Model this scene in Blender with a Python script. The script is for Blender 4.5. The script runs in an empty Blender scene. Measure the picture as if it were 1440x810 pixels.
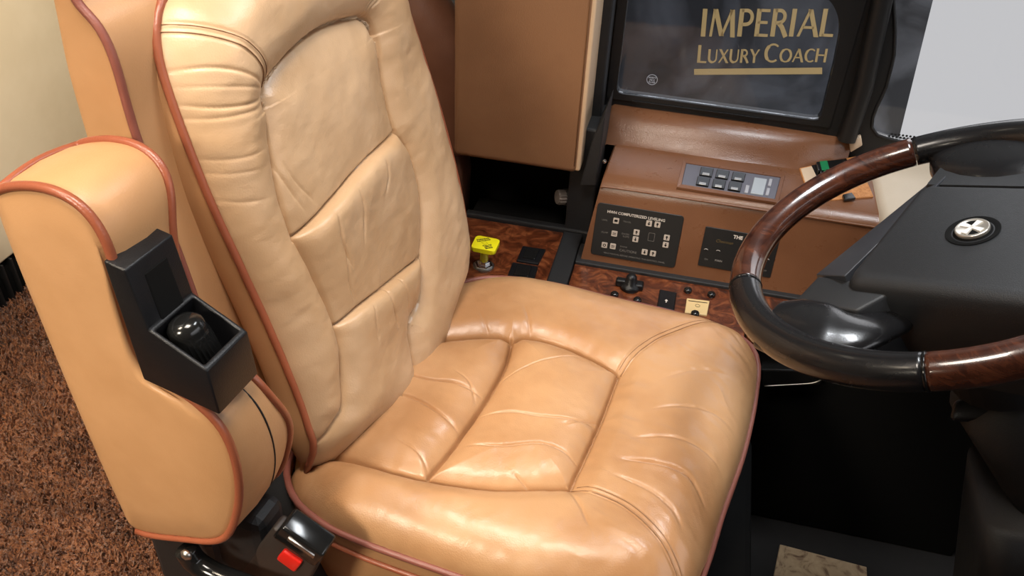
import bpy, bmesh, math, random
import numpy as np
from mathutils import Vector, Matrix
random.seed(3)
COL = bpy.context.scene.collection
PI = math.pi

# ------------------------------------------------------------------ camera frame (vanishing points of the cab)
FPX = 1188.0
def nrm(v):
    v = np.array(v, float); return v/np.linalg.norm(v)
_D = nrm((-83, 1600, FPX)); _Y = nrm((346, -863, FPX)); _Y = nrm(_Y-_D*(_Y@_D)); _X = nrm(np.cross(_Y, -_D))
RW = np.array([_X, _Y, -_D])
CAM = np.array([0, 0, 1.3])
def ray(px, py): return RW@np.array([px-720, py-405, FPX])
def on_z(px, py, z): r = ray(px, py); return CAM+r*(z-CAM[2])/r[2]
def on_y(px, py, y): r = ray(px, py); return CAM+r*(y-CAM[1])/r[1]
def on_x(px, py, x): r = ray(px, py); return CAM+r*(x-CAM[0])/r[0]
def on_plane(px, py, p0, n): r = ray(px, py); return CAM+r*((p0-CAM)@n)/(r@n)

# seat frame: turned a little towards the aisle
PS = math.radians(-7.5)
SF = np.array([math.cos(PS), math.sin(PS), 0]); SL = np.array([-math.sin(PS), math.cos(PS), 0]); S0 = np.array([-.1, .82, 0])
SM = np.array([SF, SL, [0, 0, 1]])
def to_seat(p): return SM@(np.array(p)-S0)
def from_seat(P): return np.asarray(P, float)@SM+S0
def seat_z(px, py, z): return to_seat(on_z(px, py, z))[:2]
def seat_l(px, py, l):
    r = ray(px, py); t = ((S0-CAM)@SL+l)/(r@SL); return to_seat(CAM+r*t)
REC = math.radians(16)
BV = np.array([-math.sin(REC), 0, math.cos(REC)]); BW = np.array([math.cos(REC), 0, math.sin(REC)]); BO = np.array([-.2, 0, .5])
def from_back(l, v, w):
    l, v, w = np.broadcast_arrays(l, v, w)
    P = BO+np.stack([v, v, v], -1)*BV+np.stack([w, w, w], -1)*BW; P = P.copy(); P[..., 1] = l
    return from_seat(P)
def back_px(px, py, w=0):
    ra = SM@ray(px, py); c = to_seat(CAM)-BO-BW*w; t = -(c@BW)/(ra@BW); p = c+ra*t; return np.array([p[1], p@BV])
# steering wheel frame
TH = .482
WN = np.array([-math.sin(TH), 0, math.cos(TH)]); WA = np.array([math.cos(TH), 0, math.sin(TH)]); WB = np.array([0, 1., 0])
W0 = np.array([.286, .828, .8325]); WR = .205
def wp(a, b, h): return W0+WA*a+WB*b+WN*h
def wheel_px(px, py, h=0):
    p = on_plane(px, py, W0+WN*h, WN)-W0; return p@WA, p@WB

# ------------------------------------------------------------------ objects
def link(name, me, m=None, parent=None, smooth=True):
    o = bpy.data.objects.new(name, me); COL.objects.link(o)
    if m: me.materials.append(m)
    if smooth: me.polygons.foreach_set('use_smooth', [True]*len(me.polygons))
    if parent: o.parent = parent; o.matrix_parent_inverse = Matrix.Identity(4); o.location = -Vector(parent.get('_w', (0, 0, 0)))
    return o
def empty(name, loc, label, cat, group=None):
    o = bpy.data.objects.new(name, None); COL.objects.link(o); o.location = loc; o.empty_display_size = .05
    o['_w'] = tuple(float(c) for c in loc); o['label'] = label; o['category'] = cat
    if group: o['group'] = group
    return o
def part(name, me, m, parent, smooth=True, label=None):
    w = (0, 0, 0)
    o = bpy.data.objects.new(name, me); COL.objects.link(o)
    if m: me.materials.append(m)
    if smooth: me.polygons.foreach_set('use_smooth', [True]*len(me.polygons))
    o.parent = parent
    if parent.type == 'EMPTY': o.location = -Vector(parent.location)
    if label: o['label'] = label
    return o
def struct(name, me, m, smooth=False, parent=None):
    o = link(name, me, m, None, smooth)
    if parent: o.parent = parent
    else: o['kind'] = 'structure'
    return o
def mesh(verts, faces, name='m'):
    me = bpy.data.meshes.new(name); me.from_pydata([tuple(map(float, v)) for v in verts], [], faces); me.update(); return me
def bm_mesh(bm):
    me = bpy.data.meshes.new('m'); bmesh.ops.recalc_face_normals(bm, faces=bm.faces); bm.to_mesh(me); bm.free(); me.update(); return me
def join(*mes):
    bm = bmesh.new()
    for me in mes: bm.from_mesh(me)
    r = bpy.data.meshes.new('m'); bm.to_mesh(r); bm.free(); return r
def sharp(me, deg=35):
    me.polygons.foreach_set('use_smooth', [True]*len(me.polygons)); me.set_sharp_from_angle(angle=math.radians(deg)); return me
def grid_mesh(P, closed_u=False, cap=False):
    """P (nu, nv, 3) grid"""
    nu, nv = P.shape[:2]; V = P.reshape(-1, 3)
    iu = np.arange(nu if closed_u else nu-1); iv = np.arange(nv-1)
    a, b = np.meshgrid(iu, iv, indexing='ij'); a2 = (a+1) % nu
    F = np.stack([a*nv+b, a2*nv+b, a2*nv+b+1, a*nv+b+1], -1).reshape(-1, 4)
    me = bpy.data.meshes.new('m')
    me.vertices.add(len(V)); me.vertices.foreach_set('co', V.astype(np.float32).ravel())
    me.loops.add(F.size); me.loops.foreach_set('vertex_index', F.astype(np.int32).ravel())
    me.polygons.add(len(F)); me.polygons.foreach_set('loop_start', np.arange(0, F.size, 4, dtype=np.int32))
    me.update(calc_edges=True); me.validate(); return me
def smooth_line(P, n=8, closed=False):
    P = np.array(P, float); N = len(P); out = []
    rng = range(N if closed else N-1)
    for i in rng:
        if closed: a, b, c, d = P[(i-1) % N], P[i], P[(i+1) % N], P[(i+2) % N]
        else: a, b, c, d = P[max(i-1, 0)], P[i], P[i+1], P[min(i+2, N-1)]
        for k in range(n):
            t = k/n
            out.append(.5*((2*b)+(-a+c)*t+(2*a-5*b+4*c-d)*t*t+(-a+3*b-3*c+d)*t**3))
    if not closed: out.append(P[-1])
    return np.array(out)
def tube(P, r, seg=12, closed=False, flat=None):
    """tube along 3-D points; r scalar or array; flat=(axis, factor) squashes"""
    P = np.array(P, float); N = len(P); r = np.broadcast_to(r, (N,))
    T = (np.roll(P, -1, 0)-np.roll(P, 1, 0)) if closed else np.gradient(P, axis=0)
    T /= np.linalg.norm(T, axis=1)[:, None]+1e-12
    u = np.cross(T[0], [0.3, .2, .9]); u /= np.linalg.norm(u); U = [u]
    for i in range(1, N):
        u = U[-1]-T[i]*(U[-1]@T[i]); u /= np.linalg.norm(u); U.append(u)
    U = np.array(U); W = np.cross(T, U)
    if closed:
        # spread the twist
        e = U[-1]-T[0]*(U[-1]@T[0]); e /= np.linalg.norm(e); an = math.atan2(e@W[0], e@U[0])
        f = np.linspace(0, 1, N)[:, None]*-an; U, W = U*np.cos(f)+W*np.sin(f), W*np.cos(f)-U*np.sin(f)
    t = np.arange(seg)*2*PI/seg
    G = P[:, None]+r[:, None, None]*(np.cos(t)[None, :, None]*U[:, None]+np.sin(t)[None, :, None]*W[:, None])
    if flat is not None:
        ax, fc = flat; ax = np.array(ax, float); d = G-P[:, None]; G = P[:, None]+d-(d@ax)[..., None]*ax*(1-fc)
    verts = G.reshape(-1, 3).tolist(); F = []
    for i in range(N if closed else N-1):
        j = (i+1) % N
        for k in range(seg):
            l = (k+1) % seg; F.append((i*seg+k, i*seg+l, j*seg+l, j*seg+k))
    if not closed: F.append(tuple(range(seg))[::-1]); F.append(tuple((N-1)*seg+k for k in range(seg)))
    return mesh(verts, F)
def box(x0, x1, y0, y1, z0, z1, b=.002, seg=2, M=None):
    bm = bmesh.new(); bmesh.ops.create_cube(bm, size=1)
    for v in bm.verts: v.co = Vector(((x0+x1)/2+v.co.x*(x1-x0), (y0+y1)/2+v.co.y*(y1-y0), (z0+z1)/2+v.co.z*(z1-z0)))
    if b: bmesh.ops.bevel(bm, geom=bm.edges[:], offset=b, segments=seg, profile=.5, affect='EDGES')
    if M is not None: bm.transform(M)
    return bm_mesh(bm)
def frame_matrix(o, x, y, z):
    return Matrix(((x[0], y[0], z[0], o[0]), (x[1], y[1], z[1], o[1]), (x[2], y[2], z[2], o[2]), (0, 0, 0, 1)))
def prism(pts, depth, M=None, b=0, seg=2, z0=0, vert_bevel=0):
    """polygon in local xy extruded along local z from z0 to z0+depth"""
    bm = bmesh.new(); n = len(pts)
    A = [bm.verts.new((p[0], p[1], z0)) for p in pts]; B = [bm.verts.new((p[0], p[1], z0+depth)) for p in pts]
    bm.faces.new(A[::-1]); bm.faces.new(B)
    for i in range(n): bm.faces.new((A[i], A[(i+1) % n], B[(i+1) % n], B[i]))
    if b: bmesh.ops.bevel(bm, geom=[e for e in bm.edges], offset=b, segments=seg, profile=.5, affect='EDGES', clamp_overlap=True)
    if M is not None: bm.transform(M)
    return bm_mesh(bm)
def hexa(c, b=0, seg=2):
    """8 corners: bottom 4 ccw, top 4"""
    bm = bmesh.new(); v = [bm.verts.new(tuple(map(float, p))) for p in c]
    for f in ((3, 2, 1, 0), (4, 5, 6, 7), (0, 1, 5, 4), (1, 2, 6, 5), (2, 3, 7, 6), (3, 0, 4, 7)): bm.faces.new([v[i] for i in f])
    bmesh.ops.recalc_face_normals(bm, faces=bm.faces)
    if b: bmesh.ops.bevel(bm, geom=bm.edges[:], offset=b, segments=seg, profile=.5, affect='EDGES', clamp_overlap=True)
    return bm_mesh(bm)
def slab(q, n, t, b=0, seg=2):
    """quad q (4 points) given thickness t against direction n"""
    q = [np.array(p, float) for p in q]; n = nrm(n); return hexa([p-n*t for p in q]+q, b, seg)
def rrect(x0, x1, y0, y1, r, k=6):
    out = []
    for cx, cy, a in ((x1-r, y1-r, 0), (x0+r, y1-r, 90), (x0+r, y0+r, 180), (x1-r, y0+r, 270)):
        for i in range(k+1):
            t = math.radians(a+90*i/k); out.append((cx+r*math.cos(t), cy+r*math.sin(t)))
    return out
def ring(outer, inner, d0, d1, M):
    """frame between two loops of equal count, local xy, depth d0..d1"""
    n = len(outer); V = []
    for loop, d in ((outer, d0), (inner, d0), (inner, d1), (outer, d1)): V += [(p[0], p[1], d) for p in loop]
    F = []
    for i in range(n):
        j = (i+1) % n
        for k in range(4):
            a, b = k*n, ((k+1) % 4)*n; F.append((a+i, a+j, b+j, b+i))
    bm = bmesh.new(); vs = [bm.verts.new(v) for v in V]
    for f in F: bm.faces.new([vs[i] for i in f])
    bm.transform(M); return bm_mesh(bm)
def lathe(prof, M, seg=32, knurl=None):
    V = []; F = []; n = len(prof)
    for k in range(seg):
        t = 2*PI*k/seg
        for i, (r, z) in enumerate(prof):
            rr = r*(1-(knurl[1] if knurl and knurl[0][0] <= i <= knurl[0][1] and k % 2 else 0)); V.append((rr*math.cos(t), rr*math.sin(t), z))
    for k in range(seg):
        l = (k+1) % seg
        for i in range(n-1): F.append((k*n+i, l*n+i, l*n+i+1, k*n+i+1))
    bm = bmesh.new(); vs = [bm.verts.new(v) for v in V]
    for f in F:
        try: bm.faces.new([vs[i] for i in f])
        except ValueError: pass
    bmesh.ops.remove_doubles(bm, verts=bm.verts, dist=1e-5)
    bm.transform(M); return bm_mesh(bm)
def axis_matrix(o, z, x=None):
    z = nrm(z); x = np.array([1, 0, 0.]) if x is None else np.array(x, float)
    x = nrm(x-z*(x@z)); y = np.cross(z, x); return frame_matrix(o, x, y, z)
def text_mesh(s, size, M, bold=0, align='LEFT', shear=0):
    cu = bpy.data.curves.new('t', 'FONT'); cu.body = s; cu.size = size; cu.align_x = align; cu.shear = shear; cu.offset = bold; cu.extrude = .0001; cu.resolution_u = 3
    o = bpy.data.objects.new('t', cu); COL.objects.link(o); dg = bpy.context.evaluated_depsgraph_get()
    me = bpy.data.meshes.new_from_object(o.evaluated_get(dg)); bpy.data.objects.remove(o); bpy.data.curves.remove(cu)
    me.transform(M); me.materials.clear(); return me

# ------------------------------------------------------------------ materials
def new_mat(name):
    m = bpy.data.materials.new(name); m.use_nodes = True; nt = m.node_tree; b = nt.nodes['Principled BSDF']; return m, nt, b
def N(nt, t, **k):
    n = nt.nodes.new(t)
    for a, v in k.items():
        if a in n.inputs: n.inputs[a].default_value = v
        else: setattr(n, a, v)
    return n
def plain(name, c, rough=.5, metal=0, bump=0, bscale=400, spec=.5, coat=0):
    m, nt, b = new_mat(name); b.inputs['Base Color'].default_value = (*c, 1); b.inputs['Roughness'].default_value = rough
    b.inputs['Metallic'].default_value = metal; b.inputs['Specular IOR Level'].default_value = spec; b.inputs['Coat Weight'].default_value = coat; b.inputs['Coat Roughness'].default_value = .08
    tc = N(nt, 'ShaderNodeTexCoord'); nz = N(nt, 'ShaderNodeTexNoise', Scale=bscale*.1, Detail=3.0); nt.links.new(tc.outputs['Object'], nz.inputs['Vector'])
    mr = N(nt, 'ShaderNodeMapRange'); mr.inputs[3].default_value = max(rough-.05, .02); mr.inputs[4].default_value = min(rough+.05, 1)
    nt.links.new(nz.outputs['Fac'], mr.inputs[0]); nt.links.new(mr.outputs[0], b.inputs['Roughness'])
    if bump:
        n2 = N(nt, 'ShaderNodeTexNoise', Scale=float(bscale), Detail=2.0); nt.links.new(tc.outputs['Object'], n2.inputs['Vector'])
        bp = N(nt, 'ShaderNodeBump', Strength=bump, Distance=.001); nt.links.new(n2.outputs['Fac'], bp.inputs['Height']); nt.links.new(bp.outputs[0], b.inputs['Normal'])
    return m
def leather(name, c1, c2, rough=.38, grain=.25, wr=.35, coat=.0, wscale=9):
    m, nt, b = new_mat(name); L = nt.links.new
    tc = N(nt, 'ShaderNodeTexCoord')
    nz = N(nt, 'ShaderNodeTexNoise', Scale=5.0, Detail=4.0, Roughness=.6); L(tc.outputs['Object'], nz.inputs['Vector'])
    cr = N(nt, 'ShaderNodeValToRGB'); cr.color_ramp.elements[0].position = .40; cr.color_ramp.elements[1].position = .60
    cr.color_ramp.elements[0].color = (*c1, 1); cr.color_ramp.elements[1].color = (*c2, 1); L(nz.outputs['Fac'], cr.inputs[0]); L(cr.outputs[0], b.inputs['Base Color'])
    vo = N(nt, 'ShaderNodeTexVoronoi', Scale=520.0); L(tc.outputs['Object'], vo.inputs['Vector'])
    wz = N(nt, 'ShaderNodeTexNoise', Scale=float(wscale)*4, Detail=6.0, Roughness=.62, Distortion=.4); L(tc.outputs['Object'], wz.inputs['Vector'])
    b1 = N(nt, 'ShaderNodeBump', Strength=wr, Distance=.004); L(wz.outputs['Fac'], b1.inputs['Height'])
    b2 = N(nt, 'ShaderNodeBump', Strength=grain, Distance=.0006); L(vo.outputs['Distance'], b2.inputs['Height']); L(b1.outputs[0], b2.inputs['Normal']); L(b2.outputs[0], b.inputs['Normal'])
    mr = N(nt, 'ShaderNodeMapRange'); mr.inputs[3].default_value = rough-.07; mr.inputs[4].default_value = rough+.1; L(wz.outputs['Fac'], mr.inputs[0]); L(mr.outputs[0], b.inputs['Roughness'])
    b.inputs['Specular IOR Level'].default_value = .5; b.inputs['Coat Weight'].default_value = coat; b.inputs['Coat Roughness'].default_value = .25
    return m
def wood(name, cols, scale, rough, coat, vec=(1, 1, 1)):
    m, nt, b = new_mat(name); L = nt.links.new
    tc = N(nt, 'ShaderNodeTexCoord'); mp = N(nt, 'ShaderNodeMapping'); mp.inputs['Scale'].default_value = vec; L(tc.outputs['Object'], mp.inputs[0])
    nz = N(nt, 'ShaderNodeTexNoise', Scale=float(scale), Detail=7.0, Roughness=.65, Distortion=2.5); L(mp.outputs[0], nz.inputs['Vector'])
    cr = N(nt, 'ShaderNodeValToRGB'); e = cr.color_ramp.elements
    e[0].position = .32; e[0].color = (*cols[0], 1); e[1].position = .7; e[1].color = (*cols[2], 1); k = e.new(.5); k.color = (*cols[1], 1)
    L(nz.outputs['Fac'], cr.inputs[0]); L(cr.outputs[0], b.inputs['Base Color']); b.inputs['Roughness'].default_value = rough; b.inputs['Coat Weight'].default_value = coat; b.inputs['Coat Roughness'].default_value = .06
    return m
def carpet_mat():
    m, nt, b = new_mat('carpet'); L = nt.links.new; tc = N(nt, 'ShaderNodeTexCoord')
    n1 = N(nt, 'ShaderNodeTexNoise', Scale=160.0, Detail=4.0); n2 = N(nt, 'ShaderNodeTexNoise', Scale=7.0, Detail=4.0, Distortion=1.0)
    L(tc.outputs['Object'], n1.inputs['Vector']); L(tc.outputs['Object'], n2.inputs['Vector'])
    c1 = N(nt, 'ShaderNodeValToRGB'); e = c1.color_ramp.elements; e[0].position = .3; e[0].color = (.26, .085, .032, 1); e[1].position = .7; e[1].color = (.66, .30, .14, 1)
    L(n1.outputs['Fac'], c1.inputs[0])
    mx = N(nt, 'ShaderNodeMix', data_type='RGBA', blend_type='MULTIPLY'); mx.inputs['Factor'].default_value = .8
    c2 = N(nt, 'ShaderNodeValToRGB'); e = c2.color_ramp.elements; e[0].position = .38; e[0].color = (.42, .36, .33, 1); e[1].position = .62; e[1].color = (1, 1, 1, 1)
    L(n2.outputs['Fac'], c2.inputs[0]); L(c1.outputs[0], mx.inputs['A']); L(c2.outputs[0], mx.inputs['B']); L(mx.outputs['Result'], b.inputs['Base Color'])
    b.inputs['Roughness'].default_value = .95; b.inputs['Specular IOR Level'].default_value = .1; b.inputs['Sheen Weight'].default_value = .3
    bp = N(nt, 'ShaderNodeBump', Strength=1.0, Distance=.012); L(n1.outputs['Fac'], bp.inputs['Height']); L(bp.outputs[0], b.inputs['Normal'])
    return m
def glass_mat(name, tint, refl=.12, specks=.35, haze=0):
    m, nt, b = new_mat(name); nt.nodes.remove(b); L = nt.links.new; out = nt.nodes['Material Output']
    tr = N(nt, 'ShaderNodeBsdfTransparent'); tr.inputs[0].default_value = (*tint, 1)
    gl = N(nt, 'ShaderNodeBsdfGlossy'); gl.inputs['Roughness'].default_value = .03; df = N(nt, 'ShaderNodeBsdfDiffuse'); df.inputs[0].default_value = (.55, .57, .6, 1)
    fr = N(nt, 'ShaderNodeFresnel', IOR=1.35); mx = N(nt, 'ShaderNodeMixShader'); L(fr.outputs[0], mx.inputs[0]); L(tr.outputs[0], mx.inputs[1]); L(gl.outputs[0], mx.inputs[2])
    tc = N(nt, 'ShaderNodeTexCoord'); nz = N(nt, 'ShaderNodeTexNoise', Scale=420.0, Detail=2.0); L(tc.outputs['Object'], nz.inputs['Vector'])
    n2 = N(nt, 'ShaderNodeTexNoise', Scale=6.0, Detail=3.0); L(tc.outputs['Object'], n2.inputs['Vector'])
    mr = N(nt, 'ShaderNodeMapRange'); mr.inputs[1].default_value = .70; mr.inputs[2].default_value = .78; mr.inputs[4].default_value = specks; L(nz.outputs['Fac'], mr.inputs[0])
    ad = N(nt, 'ShaderNodeMath', operation='ADD'); L(mr.outputs[0], ad.inputs[0])
    m3 = N(nt, 'ShaderNodeMapRange'); m3.inputs[1].default_value = .45; m3.inputs[2].default_value = .8; m3.inputs[4].default_value = haze; L(n2.outputs['Fac'], m3.inputs[0]); L(m3.outputs[0], ad.inputs[1])
    m2 = N(nt, 'ShaderNodeMixShader'); L(ad.outputs[0], m2.inputs[0]); L(mx.outputs[0], m2.inputs[1]); L(df.outputs[0], m2.inputs[2]); L(m2.outputs[0], out.inputs[0])
    return m

LEATHER = leather('tan_leather', (.39, .195, .083), (.50, .280, .135), .36, .22, .14, .20)
BACKL = leather('pale_tan_leather', (.50, .315, .17), (.59, .395, .235), .38, .22, .16, .10)
LEATHER_PLAIN = leather('tan_leather_smooth', (.44, .235, .105), (.50, .275, .13), .42, .15, .05)
CONSOLE = leather('brown_console_leather', (.13, .053, .024), (.16, .068, .032), .28, .25, .03)
DARKL = leather('dark_brown_leather', (.10, .04, .022), (.14, .06, .035), .4, .2, .3)
PIPE = leather('piping_leather', (.25, .070, .034), (.31, .09, .042), .32, .2, .1)
PIPED = leather('piping_leather_dull', (.20, .062, .045), (.26, .09, .065), .38, .2, .1)
THREAD = plain('brown_thread', (.25, .13, .06), .7)
BLACK = plain('black_plastic', (.006, .006, .007), .36, bump=.25, bscale=900, spec=.35)
BLACK_SOFT = plain('black_soft_trim', (.010, .010, .011), .6, bump=.3, bscale=500)
BLACK_DEEP = plain('black_matte', (.004, .004, .004), .85, spec=.15)
BLACK_GLOSS = plain('black_gloss', (.008, .008, .008), .16)
PAD = plain('black_wheel_pad', (.016, .017, .019), .5, bump=.35, bscale=1200)
GRIP = plain('black_grip_leather', (.009, .009, .010), .26, bump=.1, bscale=900, coat=.3)
CHROME = plain('chrome', (.75, .75, .76), .14, 1)
DULLM = plain('dull_metal', (.5, .48, .45), .35, 1)
RED = plain('red_button', (.75, .02, .012), .35)
YELLOW = plain('yellow_plastic', (.80, .72, .01), .38)
BURL = wood('burl_wood', ((.02, .005, .002), (.10, .024, .008), (.24, .075, .026)), 26, .3, .25)
RIMW = wood('dark_rim_wood', ((.022, .006, .004), (.06, .018, .009), (.115, .035, .016)), 18, .25, .9, (1, 1, 3))
GREYP = plain('grey_switch_panel', (.10, .10, .125), .5, bump=.2, bscale=800)
WHITE_INK = plain('pale_print', (.55, .50, .45), .6)
DIM_INK = plain('dim_print', (.13, .12, .11), .6)
BTN = plain('pale_button', (.42, .36, .31), .5)
GOLD = plain('gold_lettering', (.66, .44, .17), .6)
GREEN = plain('green_rocker', (.01, .10, .04), .35)
TANP = plain('tan_plate', (.55, .42, .30), .5)
CORK = wood('cork', ((.30, .11, .03), (.45, .19, .06), (.55, .26, .1)), 90, .6, 0)
CREAM = leather('cream_wall_vinyl', (.60, .50, .36), (.64, .54, .40), .6, .05, .03)
GREYW = plain('grey_wall', (.20, .20, .19), .7)
CEIL = plain('ceiling_vinyl', (.30, .26, .21), .8)
BEIGE = leather('beige_dash_leather', (.52, .44, .34), (.56, .48, .38), .45, .2, .04)
CARPET = carpet_mat()

# ------------------------------------------------------------------ field helpers
def seg_dist(X, Y, pl):
    """distance to a polyline and arclength of the nearest point"""
    best = np.full(X.shape, 1e9); s = np.zeros(X.shape); acc = 0
    for (ax, ay), (bx, by) in zip(pl[:-1], pl[1:]):
        dx, dy = bx-ax, by-ay; L = math.hypot(dx, dy)+1e-12
        t = np.clip(((X-ax)*dx+(Y-ay)*dy)/L**2, 0, 1); d = np.hypot(X-ax-t*dx, Y-ay-t*dy); m = d < best
        best = np.where(m, d, best); s = np.where(m, acc+t*L, s); acc += L
    return best, s
def inside(X, Y, poly):
    r = np.zeros(X.shape, bool); n = len(poly)
    for i in range(n):
        ax, ay = poly[i]; bx, by = poly[(i+1) % n]
        if ay == by: continue
        c = ((ay > Y) != (by > Y)) & (X < (bx-ax)*(Y-ay)/(by-ay)+ax); r ^= c
    return r
def hsh(i, j, k=0):
    v = np.sin(i*127.1+j*311.7+k*74.7)*43758.5453; return v-np.floor(v)
def vnoise(x, y, k=0):
    i, j = np.floor(x), np.floor(y); fx, fy = x-i, y-j; fx = fx*fx*(3-2*fx); fy = fy*fy*(3-2*fy)
    a = hsh(i, j, k); b = hsh(i+1, j, k); c = hsh(i, j+1, k); d = hsh(i+1, j+1, k)
    return (a+(b-a)*fx)*(1-fy)+(c+(d-c)*fx)*fy-.5
def fbm(x, y, k=0): return vnoise(x, y, k)+.5*vnoise(x*2.1, y*2.1, k+5)+.25*vnoise(x*4.3, y*4.3, k+9)
def sstep(a, b, x):
    t = np.clip((x-a)/(b-a), 0, 1); return t*t*(3-2*t)
def polar(outline, c, nth):
    d = outline-c; th = np.arctan2(d[:, 1], d[:, 0]); r = np.hypot(d[:, 0], d[:, 1]); o = np.argsort(th); th, r = th[o], r[o]
    T = np.linspace(-PI, PI, nth, endpoint=False); R = np.interp(T, np.concatenate([th-2*PI, th, th+2*PI]), np.tile(r, 3)); return T, R
def creases(X, Y, H, lines, px2):
    """folds: a tight groove with the leather puffed up on one side of it"""
    for pts, amp, wd in lines:
        pl = smooth_line([px2(*p) for p in pts], 5); d, s = seg_dist(X, Y, pl); L = np.hypot(*np.diff(pl, axis=0).T).sum()
        dx, dy = np.gradient(pl[:, 0]), np.gradient(pl[:, 1]); k = np.clip((s/L*(len(pl)-1)).astype(int), 0, len(pl)-1)
        side = np.sign((X-pl[k, 0])*dy[k]-(Y-pl[k, 1])*dx[k])
        e0 = np.hypot(X-pl[0, 0], Y-pl[0, 1]); e1 = np.hypot(X-pl[-1, 0], Y-pl[-1, 1])
        fade = np.clip(np.minimum(e0, e1)/(.25*L), 0, 1)**.8*(d < .05)
        t = d/(wd*4.5)
        H -= 1.0*amp*fade*np.exp(-(d/(wd*.75))**1.3)
        H += np.where(side > 0, .42, .18)*amp*fade*np.minimum(1, d/(wd*1.2))*np.exp(-t**1.5)

# ================================================================== DRIVER SEAT
seat = empty('driver_seat', tuple(from_seat([0, 0, 0])), 'tan leather driver seat with brown piping, facing the steering wheel', 'seat')

# ---- cushion
OUT = smooth_line([(-.29, -.20), (-.255, -.245), (-.21, -.265), (-.157, -.272), (-.05, -.273), (.05, -.27), (.13, -.262), (.20, -.238), (.233, -.18), (.243, -.06), (.252, .046), (.252, .163),
                   (.243, .225), (.21, .262), (.143, .278), (0, .275), (-.10, .272), (-.186, .252), (-.25, .2), (-.29, .1), (-.30, 0), (-.30, -.12)], 8, True)
cz = lambda x, y: seat_z(x, y, .493)
s_near = smooth_line([(-.36, -.20)]+[cz(*p) for p in ((460, 640), (530, 668), (600, 688), (700, 700), (800, 698))], 5)
s_front = smooth_line([cz(*p) for p in ((800, 698), (840, 612), (868, 538))], 5)
s_far = smooth_line([cz(*p) for p in ((868, 538), (835, 520), (800, 503), (760, 490), (733, 487), (719, 492), (700, 485), (650, 486), (600, 489), (545, 497))]+[(-.36, -.01)], 5)
s_mid = smooth_line([cz(*p) for p in ((600, 688), (640, 638), (680, 580), (708, 530), (719, 490))], 5)
st1 = smooth_line([cz(*p) for p in ((868, 538), (905, 505), (955, 482), (1010, 465))], 5)
st2 = smooth_line([cz(*p) for p in ((800, 698), (865, 728), (910, 765), (952, 812), (975, 850))], 5)
T, R = polar(OUT, np.array([-.02, 0]), 1000)
rr = np.concatenate([np.linspace(0.0003, .86, 240), np.linspace(.865, 1, 90)])
X = -.02+np.cos(T)[:, None]*R[:, None]*rr; Y = np.sin(T)[:, None]*R[:, None]*rr
de, se = seg_dist(X, Y, np.vstack([OUT, OUT[:1]])[::2])
H = .468+.056*(1-(1-np.clip(de/.085, 0, 1))**2.5)**.55
d1, a1 = seg_dist(X, Y, s_near); d2, a2 = seg_dist(X, Y, s_front); d3, a3 = seg_dist(X, Y, s_far); d4, a4 = seg_dist(X, Y, s_mid)
db = np.minimum(np.minimum(d1, d2), d3); ds = np.minimum(db, d4)
poly = np.vstack([s_near, s_front, s_far]); ins = inside(X, Y, poly); sd = np.where(ins, db, -db)
H -= .010*sstep(-.03, .01, sd)
H -= .010*np.exp(-(ds/.012)**1.1)+.009*np.exp(-(ds/.0019)**1.5)
H += np.where(ins, .012*(1-np.exp(-ds/.022)), 0)
H += .006*np.exp(-((X-.17)/.06)**2)*sstep(.0, .05, de)
H -= .012*sstep(-.12, -.28, X)+.022*sstep(-.17, -.26, X)*sstep(-.14, -.24, Y)
for d_, a_, k, am in ((d1, a1, 1, .0012), (d2, a2, 2, .0030), (d3, a3, 3, .0014), (d4, a4, 4, .0022)):
    H += am*np.exp(-d_/.022)*(1-np.exp(-d_/.003))*2*vnoise(a_*75, np.where(ins, 1.5, 7.5), k)
fr = sstep(.05, .12, X)*sstep(.0, .02, de)
H += fr*.0014*fbm(X*9, Y*30+X*10+fbm(X*6, Y*6, 12)*2.5, 3)*2*sstep(-.25, .35, fbm(X*7, Y*7, 21)+.1)
H += .0014*fbm(X*30, Y*30, 2)+.0026*fbm(X*9, Y*9, 8)
for st in (st1, st2):
    d_, a_ = seg_dist(X, Y, st); m = sstep(0, .02, a_)
    H -= .0016*np.exp(-((d_)/.0014)**2)+.0014*np.exp(-((d_-.0055)/.0013)**2); H -= .002*np.exp(-(d_/.012)**2)
creases(X, Y, H, [
    (((518, 532), (560, 542), (603, 556), (645, 563), (680, 575)), .0045, .0028), (((500, 560), (546, 570), (584, 584), (621, 607), (647, 625)), .0045, .0028),
    (((664, 603), (715, 603), (762, 610), (838, 614)), .0028, .0022), (((650, 647), (706, 651), (753, 647), (786, 654), (815, 670)), .0030, .0022),
    (((696, 558), (739, 537), (790, 523), (830, 521)), .0016, .0018), (((722, 685), (740, 697), (752, 699)), .003, .002), (((790, 620), (820, 612), (848, 606)), .002, .002),
    (((866, 670), (915, 677), (963, 694), (990, 725)), .0045, .0035), (((856, 690), (905, 714), (939, 740), (955, 765)), .004, .0035), (((880, 640), (930, 640), (985, 655), (1015, 672)), .0018, .0035),
    (((905, 600), (950, 598), (1000, 604), (1035, 618)), .0015, .004), (((800, 712), (815, 740), (825, 765)), .0025, .003), (((690, 488), (680, 470), (672, 452)), .0015, .004), (((745, 492), (742, 470), (735, 450)), .0015, .004),
    (((640, 545), (660, 560), (668, 585)), .0015, .002), (((560, 640), (590, 660), (604, 682)), .0018, .002), (((920, 560), (970, 548), (1030, 552)), .001, .005)], cz)
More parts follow.
